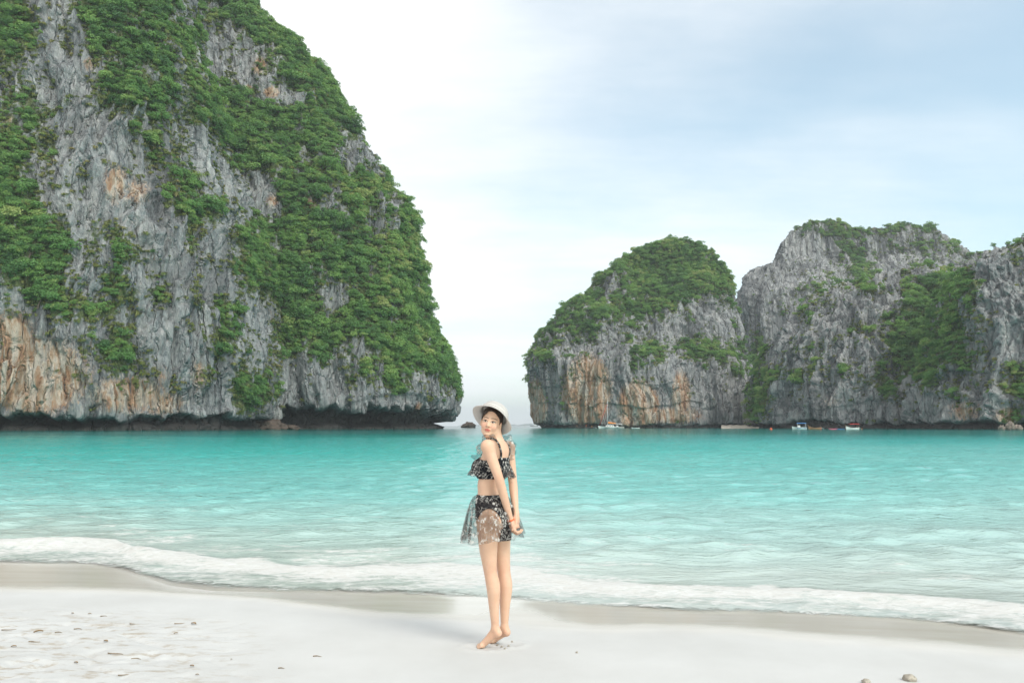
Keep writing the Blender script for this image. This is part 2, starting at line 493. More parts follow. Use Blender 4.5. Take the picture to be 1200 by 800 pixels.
    allm = k.n('ShaderNodeMixShader'); k.l(k.math('MULTIPLY', fm, 0.92), allm.inputs[0]); k.l(surf.outputs[0], allm.inputs[1]); k.l(foam, allm.inputs[2])
    clear = k.n('ShaderNodeBsdfTransparent')
    lead = k.range(k.math('ADD', k.attr('lead'), k.math('MULTIPLY', k.math('SUBTRACT', fo1, 0.5), 0.9)), 0.10, 0.42, smooth=True)
    edge = k.n('ShaderNodeMixShader'); k.l(lead, edge.inputs[0]); k.l(clear.outputs[0], edge.inputs[1]); k.l(allm.outputs[0], edge.inputs[2])
    m = k.done(edge.outputs[0])
    ob = mesh_np('sea', np.stack([X, Y, Z], -1).reshape(-1, 3), grid_faces(len(R), len(T)), m,
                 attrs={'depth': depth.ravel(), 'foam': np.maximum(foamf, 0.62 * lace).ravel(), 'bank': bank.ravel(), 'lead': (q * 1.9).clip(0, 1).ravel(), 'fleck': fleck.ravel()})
    tag(ob, 'turquoise lagoon water with ripples and a foamy edge', 'sea', kind='structure')
build_sea()
# ------------------------------------------------------------------ cliffs
# vegetation cover of the rock faces, one digit per 25 px of the photo (0 bare .. 9 wooded)
def cover_map(x0, y0, rows):
    g = np.array([[float(ch) for ch in r] for r in rows]) / 9.0
    def f(px, py):
        u = np.clip((px - x0) / 25.0, 0, g.shape[1] - 1.001); v = np.clip((py - y0) / 25.0, 0, g.shape[0] - 1.001)
        i, j = v.astype(int), u.astype(int); a, b = v - i, u - j
        return (g[i, j] * (1 - a) * (1 - b) + g[i + 1, j] * a * (1 - b) + g[i, j + 1] * (1 - a) * b + g[i + 1, j + 1] * a * b)
    return f
COVER_LEFT = cover_map(12.5, 12.5, [
    '9526999946899999999999', '9615999987599999999999', '8612899875326999999999', '5411699786633899999999',
    '5531588659983389999999', '6851237646999899999999', '8761128652999999499999', '9672116562399959455999',
    '9744211386332999799999', '9953411297722964994999', '9983431156299999969999', '9983362334299999999799',
    '9993353344299999999999', '6897553345368994699999', '2587863343934895799999', '0243663233934899999999',
    '0113876132554787749999', '0013452213385332758789', '0000111112398223535357', '0000000000040000000000'])
COVER_MID = cover_map(612.5, 287.5, [
    '999999999999', '999999999999', '999748979952', '777788772242', '556844311632', '575436878863', '453125312372', '124021211122', '012021111111'])
COVER_RIGHT = cover_map(862.5, 262.5, [
    '99975776566666', '99112633556346', '21123583563512', '22267463589813', '22364224799612', '25223436998521', '27244337999832', '28664446785658', '28124234453236', '27000021211105'])
def spots(px, py, lst):
    o = np.zeros(np.shape(px))
    for cx, cy, rx, ry, s in lst:
        o = np.maximum(o, s * np.exp(-1.4 * (((px - cx) / rx) ** 2 + ((py - cy) / ry) ** 2)))
    return o
STAIN = [(40, 440, 75, 55, 1.15), (12, 400, 35, 45, 1.0), (150, 462, 65, 32, .75), (190, 472, 45, 25, .6), (135, 215, 18, 32, .8), (160, 225, 26, 26, .6), (105, 75, 12, 15, .6),
         (235, 440, 20, 28, .6), (190, 440, 14, 22, .5), (10, 140, 12, 8, .6), (305, 78, 12, 16, .8), (318, 108, 13, 9, .9), (290, 103, 7, 6, .8), (355, 240, 22, 16, .8), (320, 235, 12, 14, .6),
         (320, 370, 16, 22, .4), (490, 480, 9, 14, .6), (688, 458, 28, 42, 1.9), (628, 475, 13, 30, 1.7), (748, 477, 24, 32, 1.9), (798, 462, 14, 34, 1.0), (790, 487, 45, 14, .8), (815, 350, 30, 10, .35),
         (975, 470, 22, 22, .4), (1130, 482, 32, 20, .6), (1182, 490, 22, 18, .8)]

def rock_material():
    k = NM('limestone')
    o = k.pos()
    streak = k.noise(k.mapping(o, (1, 1, 0.11)), 0.20, 8, 0.66, 0.6)
    fine = k.noise(k.mapping(o, (1, 1, 0.45)), 0.95, 7, 0.74, 0.5)
    blotch = k.noise(o, 0.055, 6, 0.6)
    t = k.math('ADD', k.math('MULTIPLY', streak, 0.50), k.math('MULTIPLY', fine, 0.50))
    grey = k.ramp(t, [(0.34, (0.050, 0.054, 0.060)), (0.42, (0.235, 0.247, 0.258)), (0.49, (0.42, 0.43, 0.437)), (0.57, (0.56, 0.558, 0.548)), (0.67, (0.72, 0.70, 0.67))])
    band = k.noise(k.mapping(o, (1, 1, 0.10), loc=(3, 8, 1)), 0.060, 5, 0.6, 0.7)          # broad water streaks and fresh pale faces
    grey = k.mix(k.range(band, 0.49, 0.62, 0, 0.95, True), grey, k.mix(0.55, grey, (0.055, 0.060, 0.066)))
    grey = k.mix(k.range(band, 0.44, 0.34, 0, 0.55, True), grey, k.mix(0.45, grey, (0.66, 0.64, 0.60)))
    grey = k.mix(k.range(blotch, 0.35, 0.65, 0, 0.55), grey, k.mix(0.5, grey, (0.17, 0.18, 0.19)))
    # iron stained and freshly broken faces
    sn = k.noise(k.mapping(o, (1, 1, 0.12), loc=(9, 4, 2)), 0.30, 6, 0.62, 0.9)
    ochre = k.ramp(sn, [(0.28, (0.17, 0.15, 0.14)), (0.39, (0.48, 0.25, 0.135)), (0.48, (0.60, 0.41, 0.275)), (0.57, (0.76, 0.65, 0.54)), (0.73, (0.36, 0.345, 0.335))])
    sm = k.range(k.math('ADD', k.attr('stain'), k.math('MULTIPLY', k.math('SUBTRACT', fine, 0.5), 1.1)), 0.30, 0.62, 0.0, 0.92, True)
    cr = k.mix(sm, grey, ochre)
    # black band of algae above the waterline
    cr = k.mix(k.math('MULTIPLY', k.attr('tide'), 0.9), cr, (0.050, 0.045, 0.041))
    moss = k.ramp(k.noise(o, 0.5, 6, 0.65), [(0.32, (0.045, 0.075, 0.022)), (0.52, (0.11, 0.155, 0.04)), (0.70, (0.24, 0.24, 0.08))])
    mm = k.range(k.math('ADD', k.attr('veg'), k.math('MULTIPLY', k.math('SUBTRACT', k.noise(o, 0.35, 7, 0.7), 0.5), 1.3)), 0.42, 0.66, 0, 1, True)
    cr = k.mix(k.math('MULTIPLY', mm, 0.9), cr, moss)
    wv = k.n('ShaderNodeVectorMath', operation='ADD'); wc = k.n('ShaderNodeTexNoise'); wc.inputs['Scale'].default_value = 0.35; wc.inputs['Detail'].default_value = 3; k.l(o, wc.inputs['Vector'])
    ws = k.n('ShaderNodeVectorMath', operation='SCALE'); ws.inputs['Scale'].default_value = 2.2; k.l(wc.outputs['Color'], ws.inputs[0]); k.l(o, wv.inputs[0]); k.l(ws.outputs[0], wv.inputs[1])
    crack = k.range(k.voronoi(k.mapping(wv.outputs[0], (1, 1, 0.20)), 0.17, 'DISTANCE_TO_EDGE'), 0.0, 0.07)
    flute = k.noise(k.mapping(o, (1, 1, 0.10)), 0.55, 5, 0.7, 0.8)
    h = k.math('ADD', k.math('MULTIPLY', fine, 0.7), k.math('MULTIPLY', k.math('ABSOLUTE', k.math('SUBTRACT', flute, 0.5)), 2.4))
    h = k.math('ADD', h, k.math('MULTIPLY', crack, 1.3))
    h = k.math('ADD', h, k.math('MULTIPLY', k.noise(k.mapping(o, (1, 1, 0.6)), 1.9, 5, 0.7), 0.35))
    return k.done(k.bsdf(cr, 0.92, k.bump(h, 1.0, 1.6), spec=0.12))
ROCK = rock_material()

SURF = {}     # name -> arrays used to scatter plants
def cliff(name, label, left, right, yc, yf0, yb, cover, nu=560, nv=430, expo=2.7, fpow=2.2, seed=1, scale=1.0,
          notch=(7.0, 9.0), amp=1.0, big=7.0, terr=(), u_lo=-1.18, u_hi=1.18, z_fine=1e9, lean=0.0):
    """a rock mass whose outline left and right (px) is read from the photo at the depth yc of its widest section;
    every level is a closed superellipse running from the front yf to the back yb"""
    def side(pts):
        p = np.array(pts, float)
        x, _, z = at_y(p[:, 0], p[:, 1], yc)
        return z, x
    zl, xl = side(left); zr, xr = side(right)
    top = min(zl[-1], zr[-1])
    zd = np.linspace(-3.0, top, 2400)
    XL = np.interp(zd, np.concatenate([[-4], zl]), np.concatenate([[xl[0]], xl]))
    XR = np.interp(zd, np.concatenate([[-4], zr]), np.concatenate([[xr[0]], xr]))
    t = np.clip(zd / top, 0, 1)
    YF = yf0 + (yc - yf0) * t ** fpow * 0.999
    for (pa, pb, sb) in terr:                       # shelves: the face steps back by sb between two levels
        za = float(at_y(600, pa, yf0)[2]); zb = float(at_y(600, pb, yf0)[2])
        YF = YF + sb * sstep(za, zb, zd) * sstep(1.0, 0.8, t)
    YF = np.minimum(YF, yc - 0.5)
    YB = yb + (yc - yb) * t ** (fpow * 0.8) * 0.999
    # rings spaced along the steepest change
    step = np.sqrt(np.gradient(zd) ** 2 + (0.55 * np.maximum(np.maximum(np.abs(np.gradient(XL)), np.abs(np.gradient(XR))), np.abs(np.gradient(YF)))) ** 2)
    step *= np.where(zd > z_fine, 0.12, 1.0)
    s = np.concatenate([[0], np.cumsum(step)[:-1]])
    zi = np.interp(np.linspace(0, s[-1], nv), s, zd)
    f = lambda a: np.interp(zi, zd, a)[:, None]
    XLi, XRi, YFi, YBi = f(XL), f(XR), f(YF), f(YB)
    # angles: dense over the camera-facing half
    fr = np.linspace(u_lo, u_hi, nu); fr = fr * (math.pi / 2) - math.pi / 2
    bk = np.linspace(fr[-1], fr[0] + 2 * math.pi, 70)[1:-1]
    th = np.concatenate([fr, bk])
    m_ = nv // 3                                    # even spacing along the face
    td = np.linspace(th[0], th[0] + 2 * math.pi, 4000)
    ex = np.sign(np.cos(td)) * np.abs(np.cos(td)) ** (2 / expo) * (XRi[m_] - XLi[m_]) / 2
    ey = np.sign(np.sin(td)) * np.abs(np.sin(td)) ** (2 / expo); ey = np.where(ey < 0, ey * (yc - YFi[m_]), ey * (YBi[m_] - yc))
    al = np.concatenate([[0], np.cumsum(np.hypot(np.diff(ex), np.diff(ey)))])
    aF = np.interp(fr[-1], td, al)
    th = np.concatenate([np.interp(np.linspace(0, aF, nu), al, td), np.interp(np.linspace(aF, al[-1], 70)[1:-1], al, td)])[None, :]
    ca, sa = np.cos(th), np.sin(th)
    sx = np.sign(ca) * np.abs(ca) ** (2 / expo); sy = np.sign(sa) * np.abs(sa) ** (2 / expo)
    cxm, hw = (XLi + XRi) / 2, (XRi - XLi) / 2
    X = cxm + hw * sx
    Y = np.where(sy < 0, yc + (yc - YFi) * sy, yc + (YBi - yc) * sy)
    Y = Y + lean * (X - cxm)
    Z = zi[:, None] + 0 * X
    nr, nc = X.shape
    # normals
    dXu = np.roll(X, -1, 1) - np.roll(X, 1, 1); dYu = np.roll(Y, -1, 1) - np.roll(Y, 1, 1)
    dXv, dYv, dZv = (np.gradient(A, axis=0) for A in (X, Y, Z))
    nx = dYu * dZv; ny = -dXu * dZv; nz = dXu * dYv - dYu * dXv
    ln = np.sqrt(nx ** 2 + ny ** 2 + nz ** 2) + 1e-9
    nx, ny, nz = nx / ln, ny / ln, np.clip(nz / ln, -0.2, 1)
    tfade = sstep(1.0, 0.93, zi / top)[:, None]
    S = 1.0 / scale
    wob = 6 * noise3(X * .03 * S, Y * .03 * S, Z * .03 * S, seed + 90)
    Xw = X + wob
    D = big * fbm(Xw * .016 * S, Y * .016 * S, Z * .006 * S, 3, seed)
    rib = ridged(Xw * .050 * S, Y * .050 * S, Z * .011 * S, 3, seed + 3)
    D += 7.5 * (rib - 0.55)
    rib2 = ridged(Xw * .15 * S, Y * .15 * S, Z * .030 * S, 3, seed + 7)
    D += 3.6 * (rib2 - 0.55)
    rib3 = ridged(Xw * .36 * S, Y * .36 * S, Z * .055 * S, 2, seed + 9)
    D += 1.7 * (rib3 - 0.55)
    v1, e1 = voro((Xw * .085) * S, Y * .085 * S, Z * .022 * S + 0.01 * X, seed + 11)
    D += 2.6 * (v1 - 0.5)
    v2, e2 = voro(Xw * .26 * S, Y * .26 * S, Z * .085 * S, seed + 13)
    D += 1.8 * (v2 - 0.5) - 0.7 * sstep(0.10, 0.0, e2)
    zz = Z + 14 * fbm(X * .018, Y * .018, Z * .02, 3, seed + 20)
    ledge = (zz / 15.0) % 1.0
    D += -1.5 * ledge * np.clip(0.1 + 1.2 * noise3(X * .025, Y * .025, Z * .03, seed + 21), 0, 1)
    D += 0.55 * fbm(X * .6 * S, Y * .6 * S, Z * .3 * S, 3, seed + 23)
    D = D * amp * (0.35 + 0.65 * tfade)
    # wave-cut notch at the waterline
    nh, nd = notch
    hz = nh * np.clip(0.9 + 0.75 * fbm(X * .035, Y * .035, 0 * X, 3, seed + 30) + 0.55 * fbm(X * .22, Y * .22, 0 * X, 3, seed + 33), .35, 2)
    cut = sstep(1.12, 0.72, Z / hz)
    foot = sstep(2.8, 0.6, Z + 1.6 * fbm(X * .12, Y * .12, 0 * X, 3, seed + 32)) * 0.62
    depthn = nd * np.clip(0.85 + 0.7 * fbm(X * .03, Y * .03, 0 * X + 3, 3, seed + 31), 0.15, 2)
    D = D * (1 - 0.55 * cut) - depthn * cut * (1 - foot)
    X2, Y2, Z2 = X + nx * D, Y + ny * D, Z + nz * D * (1 - cut)
    # fraying drip edge above the notch
    px, py = proj(X2, np.maximum(Y2, 5), Z2)
    veg = cover(px, py)
    ndx = fbm(X * .05, Y * .05, Z * .05, 4, seed + 50)
    nd2 = fbm(X * .16, Y * .16, Z * .10, 3, seed + 52)
    veg = np.clip(0.06 + veg * 0.94 + 0.36 * ndx + 0.58 * nd2 - 0.30 * sstep(0.45, 0.95, rib2) + 0.16 * (0.5 - ledge) - 0.10 * sstep(0.9, 0.5, veg), 0, 1.2)
    veg *= sstep(hz * 0.9, hz * 1.4, Z)
    stain = spots(px, py, STAIN) + 0.10 * sstep(.1, .6, fbm(X * .03, Y * .03, Z * .03, 3, seed + 70))
    tide = sstep(1.25, 0.75, Z / hz + 0.3 * fbm(X * .1, Y * .1, Z * .3, 3, seed + 60))
    V = np.stack([X2, Y2, Z2], -1)
    ob = mesh_np(name, V.reshape(-1, 3), [grid_faces(nr, nc, True), np.arange((nr - 1) * nc, nr * nc)[None, :]], ROCK,
                 attrs={'veg': veg.ravel(), 'stain': stain.ravel(), 'tide': tide.ravel()})
    tag(ob, label, 'cliff', kind='structure')
    SURF[ob.name] = dict(V=V[:, :nu], N=np.stack([nx, ny, nz], -1)[:, :nu], veg=veg[:, :nu], D=D[:, :nu], px=px[:, :nu], py=py[:, :nu], seed=seed)
    return ob

cliff('cliff', 'sheer limestone buttress with ochre stained base and green ledges beside the forested headland',
      [(-420, 505), (-420, 200), (-400, -40), (-300, -150), (60, -190)],
      [(272, 505), (275, 485), (273, 474), (281, 438), (283, 403), (276, 357), (266, 305), (249, 250), (243, 227), (227, 182), (221, 130), (212, 81), (207, 49), (202, 0), (185, -60), (150, -130), (60, -190)],
      285, 232, 420, COVER_LEFT, nu=700, nv=520, expo=3.0, fpow=2.0, seed=3, notch=(5.0, 7.0), u_lo=-0.72, u_hi=1.25, lean=0.10)
cliff('headland', 'forested limestone headland dropping to an undercut sea cave',
      [(-60, 504), (-60, 100), (0, -60), (120, -160)],
      [(521, 503), (523, 494), (530, 481), (530, 461), (524, 438), (518, 412), (506, 390), (496, 364), (489, 334), (487, 312), (476, 286), (477, 268), (477, 255), (469, 242), (458, 227), (441, 211), (430, 188), (413, 169), (405, 146), (394, 136), (384, 110), (373, 94), (368, 81), (346, 57), (329, 34), (305, 18), (294, 2), (240, -60), (180, -120), (120, -160)],
      385, 325, 520, COVER_LEFT, nu=600, nv=520, expo=2.5, fpow=1.9, seed=17, notch=(9.0, 14.0), u_lo=-0.45, u_hi=1.25, lean=0.10)
cliff('island', 'dome shaped limestone island with wooded crown and orange scars behind the sailing boat',
      [(634, 501), (628, 495), (620, 452), (619, 422), (625, 400), (640, 381), (653, 366), (666, 359), (688, 350), (695, 337), (711, 317), (731, 299), (747, 292), (770, 284), (796, 281)],
      [(880, 501), (880, 471), (873, 429), (866, 383), (861, 348), (856, 325), (848, 309), (836, 298), (820, 288), (810, 283), (796, 281)],
      590, 525, 700, COVER_MID, nu=420, nv=330, expo=2.4, fpow=2.6, seed=29, scale=1.25, notch=(2.6, 4.0), amp=1.1, big=9.0, terr=[(424, 396, 16)])
cliff('cliff', 'tall grey limestone wall with rounded summits behind the lower wooded cliff',
      [(884, 502), (875, 430), (868, 380), (864, 352), (875, 328), (884, 314), (905, 304), (912, 300), (916, 284), (924, 271), (934, 265), (951, 259), (975, 257)],
      [(1330, 502), (1290, 380), (1250, 320), (1200, 302), (1165, 299), (1142, 296), (1123, 289), (1109, 281), (1092, 276), (1070, 272), (1040, 269), (1000, 264), (975, 257)],
      720, 640, 880, COVER_RIGHT, nu=420, nv=300, expo=2.8, fpow=2.4, seed=41, scale=1.45, notch=(2.6, 3.0), amp=1.1, big=12.0, terr=[(330, 305, 18)])
cliff('cliff', 'broad grey limestone cliff with a green wooded slope behind the moored small boats',
      [(896, 502), (899, 470), (905, 430), (914, 402), (925, 382), (945, 364), (965, 348), (990, 336), (1010, 328), (1030, 322), (1060, 316), (1090, 313)],
      [(1290, 502), (1240, 420), (1190, 350), (1150, 330), (1115, 318), (1090, 313)],
      460, 372, 560, COVER_RIGHT, nu=460, nv=300, expo=2.7, fpow=1.7, seed=53, scale=1.0, notch=(4.0, 5.0), amp=1.1, big=10.0, lean=-0.10)
cliff('cliff', 'craggy limestone buttress with pale boulders at its foot, beside the wooded slope',
      [(1108, 504), (1112, 470), (1124, 430), (1133, 390), (1136, 350), (1142, 312), (1152, 307), (1168, 297), (1182, 290), (1192, 286), (1260, 268)],
      [(1700, 504), (1650, 400), (1560, 310), (1420, 280), (1260, 268)],
      345, 296, 460, COVER_RIGHT, nu=360, nv=300, expo=2.6, fpow=2.2, seed=67, scale=0.9, notch=(3.4, 4.5), u_lo=-1.2, u_hi=0.3, lean=-0.05)
# ------------------------------------------------------------------ cliff vegetation
def leaf_material(name, dark, mid, light, warm):
    k = NM(name)
    oi = k.n('ShaderNodeObjectInfo')
    stand = k.noise(oi.outputs['Location'], 0.045, 3, 0.6)                   # stands of different species
    t = k.math('ADD', k.math('MULTIPLY', oi.outputs['Random'], 0.55), k.math('MULTIPLY', k.attr('tint'), 0.22))
    t = k.math('ADD', t, k.range(stand, 0.32, 0.68, -0.12, 0.36))
    c = k.ramp(t, [(0.02, dark), (0.36, mid), (0.72, light), (0.92, warm)])
    d = k.bsdf(c, 0.55, spec=0.25)
    tr = k.n('ShaderNodeBsdfTranslucent'); k.l(k.mix(0.5, c, (0.20, 0.30, 0.05)), tr.inputs['Color'])
    mxs = k.n('ShaderNodeMixShader'); mxs.inputs[0].default_value = 0.34
    k.l(d, mxs.inputs[1]); k.l(tr.outputs[0], mxs.inputs[2])
    return k.done(mxs.outputs[0])
LEAF = leaf_material('foliage', (0.058, 0.140, 0.058), (0.140, 0.285, 0.092), (0.25, 0.41, 0.115), (0.41, 0.46, 0.17))
GRASS = leaf_material('hanging_grass', (0.10, 0.15, 0.045), (0.165, 0.21, 0.06), (0.24, 0.25, 0.08), (0.30, 0.26, 0.11))

def crown_mesh(name, seed, n_lobe=9, per=52, leaf=0.15, flat=1.0, mat=LEAF):
    """unit crown: leaf-sized faces on the shells of several uneven clumps"""
    r = np.random.default_rng(seed)
    V, Fc, T = [], [], []
    lob = []
    for i in range(n_lobe):
        a = r.uniform(0, 6.283); d = r.uniform(0.15, 0.72) if i else 0.0
        lob.append((d * math.cos(a), d * math.sin(a), flat * r.uniform(-0.15, 0.62) * (1 - 0.4 * d), r.uniform(0.30, 0.50)))
    for (lx, ly, lz, lr) in lob:
        n = int(per * (lr / 0.4) ** 2)
        p = r.normal(size=(n, 3)); p /= np.linalg.norm(p, axis=1)[:, None]
        p[:, 2] = np.where(p[:, 2] < -0.35, -p[:, 2], p[:, 2])
        tint = r.uniform(0, 1)
        for q in p:
            rad = lr * r.uniform(0.72, 1.12)
            c = np.array([lx, ly, lz]) + q * rad * np.array([1, 1, 0.8])
            nn = q + r.normal(0, 0.45, 3); nn /= np.linalg.norm(nn)
            t1 = np.cross(nn, r.normal(size=3)); t1 /= np.linalg.norm(t1); t2 = np.cross(nn, t1)
            s = leaf * r.uniform(0.55, 1.25)
            b = len(V)
            V += [c - t1 * s * .55, c - t2 * s * .42 + nn * s * .12, c + t1 * s * .65 - nn * s * .15, c + t2 * s * .42 + nn * s * .12]
            Fc.append((b, b + 1, b + 2, b + 3))
            T += [np.clip(0.6 * tint + 0.4 * r.uniform(), 0, 1)] * 4
    return mesh_np(name, np.array(V), np.array(Fc), mat, smooth=False, attrs={'tint': np.array(T)}, link=False)
def tuft_mesh(name, seed, n=70):
    r = np.random.default_rng(seed)
    V, Fc, T = [], [], []
    for i in range(n):
        a = r.uniform(0, 6.283); d = r.uniform(0, 0.55)
        base = np.array([d * math.cos(a), d * math.sin(a), r.uniform(-0.2, 0.3)])
        out = np.array([math.cos(a + r.normal(0, .6)), math.sin(a + r.normal(0, .6)), 0])
        L = r.uniform(0.5, 1.0); w = r.uniform(0.05, 0.11)
        side = np.cross(out, [0, 0, 1]) * w
        mid = base + out * L * 0.4 + np.array([0, 0, L * 0.25]); tip = base + out * L * 0.75 - np.array([0, 0, L * r.uniform(0.1, 0.7)])
        b = len(V)
        V += [base - side, base + side, mid + side, mid - side, tip]
        Fc += [(b, b + 1, b + 2, b + 3), (b + 3, b + 2, b + 4, b + 4)]
        T += [r.uniform()] * 5
    q = np.array([f for f in Fc if f[2] != f[3]]); t3 = np.array([f[:3] for f in Fc if f[2] == f[3]])
    return mesh_np(name, np.array(V), [q, t3], GRASS, smooth=False, attrs={'tint': np.array(T)}, link=False)

plants = bpy.data.collections.new('plant_sources')
SRC = [crown_mesh('crown', 100 + i, n_lobe=8 + i % 4, flat=(1.0, 0.8, 1.2)[i % 3]) for i in range(7)] + [tuft_mesh('tuft', 200 + i) for i in range(3)]
for i, o in enumerate(SRC):
    o.name = 'source_%02d' % i
    plants.objects.link(o)

def scatter_group():
    g = bpy.data.node_groups.new('scatter', 'GeometryNodeTree')
    g.interface.new_socket('Geometry', in_out='INPUT', socket_type='NodeSocketGeometry')
    g.interface.new_socket('Geometry', in_out='OUTPUT', socket_type='NodeSocketGeometry')
    N = g.nodes.new
    gi, go = N('NodeGroupInput'), N('NodeGroupOutput')
    ci = N('GeometryNodeCollectionInfo'); ci.inputs['Collection'].default_value = plants
    ci.inputs['Separate Children'].default_value = True; ci.inputs['Reset Children'].default_value = True
    m2p = N('GeometryNodeMeshToPoints')
    iop = N('GeometryNodeInstanceOnPoints'); iop.inputs['Pick Instance'].default_value = True
    def named(n, t):
        a = N('GeometryNodeInputNamedAttribute'); a.data_type = t; a.inputs['Name'].default_value = n
        return a.outputs['Attribute']
    L = g.links.new
    L(gi.outputs[0], m2p.inputs['Mesh']); L(m2p.outputs[0], iop.inputs['Points']); L(ci.outputs[0], iop.inputs['Instance'])
    L(named('pick', 'INT'), iop.inputs['Instance Index']); L(named('rot', 'FLOAT_VECTOR'), iop.inputs['Rotation']); L(named('size', 'FLOAT_VECTOR'), iop.inputs['Scale'])
    L(iop.outputs[0], go.inputs[0])
    return g
SCATTER = scatter_group()

def scatter(surf, name, label, size=(1.3, 2.9), dens=0.16, tufts=0.10, lim=0.60):
    s = SURF[surf]; r = np.random.default_rng(s['seed'] + 500)
    V, N, veg = s['V'], s['N'], s['veg']
    a = np.linalg.norm(np.cross(V[1:, 1:] - V[:-1, :-1], V[1:, :-1] - V[:-1, 1:]), axis=-1) * 0.5
    vg = veg[:-1, :-1]; n = N[:-1, :-1]; p = V[:-1, :-1]
    x, y = s['px'][:-1, :-1], s['py'][:-1, :-1]
    inview = (x > -40) & (x < 1240) & (y > -60)
    big = sstep(lim, lim + 0.16, vg)
    P, S, R, K = [], [], [], []
    def pick(prob, lo, hi, idx, lift, small_bias=1.6):
        cnt = r.poisson(np.clip(prob, 0, 8)).ravel()
        flat = np.repeat(np.arange(cnt.size), cnt); sel = np.unravel_index(flat, prob.shape)
        m = len(sel[0])
        q = p[sel] + (V[1:, 1:] - V[:-1, :-1])[sel] * r.uniform(size=(m, 1))
        sz = lo + (hi - lo) * r.uniform(size=m) ** small_bias
        nn = n[sel]
        q = q + nn * (sz * lift)[:, None]
        P.append(q)
        S.append(np.stack([sz * r.uniform(.85, 1.2, m), sz * r.uniform(.85, 1.2, m), sz * r.uniform(.75, 1.15, m)], -1))
        # crowns lean out from the steep wall a little
        tilt = r.uniform(0.1, 0.55, m) * np.clip(1 - nn[:, 2], 0, 1)
        ang = np.arctan2(nn[:, 1], nn[:, 0])
        eul = []
        for t_, a_ in zip(tilt, ang):
            mtx = Matrix.Rotation(t_, 3, Vector((-math.sin(a_), math.cos(a_), 0))) @ Matrix.Rotation(r.uniform(0, 6.28), 3, 'Z')
            eul.append(mtx.to_euler()[:])
        R.append(np.array(eul).reshape(-1, 3)); K.append(r.integers(idx[0], idx[1], m))
    pick(a * dens * big * inview, size[0], size[1], (0, 7), 0.28)
    pick(a * dens * 0.10 * big * inview, size[1], size[1] * 1.5, (0, 7), 0.30)
    pick(a * dens * 0.9 * big * inview, size[0] * 0.6, size[1] * 0.6, (0, 7), 0.25)
    edge = sstep(lim - 0.22, lim, vg) * (1 - big * 0.8)
    pick(a * dens * 0.9 * edge * inview, size[0] * 0.42, size[1] * 0.45, (0, 7), 0.15)
    pick(a * tufts * 2.2 * sstep(0.12, 0.42, vg) * (1 - big * 0.85) * inview, 0.5, 1.5, (7, 10), 0.0)
    P, S, R, K = map(np.concatenate, (P, S, R, K))
    me = bpy.data.meshes.new(name)
    me.vertices.add(len(P)); me.vertices.foreach_set('co', P.astype(np.float32).ravel())
    me.attributes.new('size', 'FLOAT_VECTOR', 'POINT').data.foreach_set('vector', S.astype(np.float32).ravel())
    me.attributes.new('rot', 'FLOAT_VECTOR', 'POINT').data.foreach_set('vector', R.astype(np.float32).ravel())
    me.attributes.new('pick', 'INT', 'POINT').data.foreach_set('value', K.astype(np.int32))
    ob = bpy.data.objects.new(name, me); col.objects.link(ob)
    md = ob.modifiers.new('scatter', 'NODES'); md.node_group = SCATTER
    tag(ob, label, 'vegetation', kind='stuff')
    print('scatter', surf, len(P))
    return ob
scatter('cliff', 'jungle_growth', 'dense green jungle growth on the ochre stained buttress', (1.2, 2.8), 0.20, 0.14)
scatter('headland', 'jungle_growth', 'dense green jungle growth on the headland above the sea cave', (1.5, 3.3), 0.17, 0.05)
scatter('island', 'jungle_growth', 'green scrub and trees crowning the dome shaped island', (1.4, 3.1), 0.15, 0.04, lim=0.50)
scatter('cliff.001', 'jungle_growth', 'scattered green scrub on the tall wall with rounded summits', (1.8, 3.6), 0.09, 0.04, lim=0.50)
scatter('cliff.002', 'jungle_growth', 'yellowish green woods on the slope behind the moored small boats', (1.4, 3.0), 0.15, 0.06, lim=0.50)
scatter('cliff.003', 'jungle_growth', 'green shrubs clinging to the craggy buttress with pale boulders', (1.2, 2.6), 0.15, 0.08, lim=0.50)
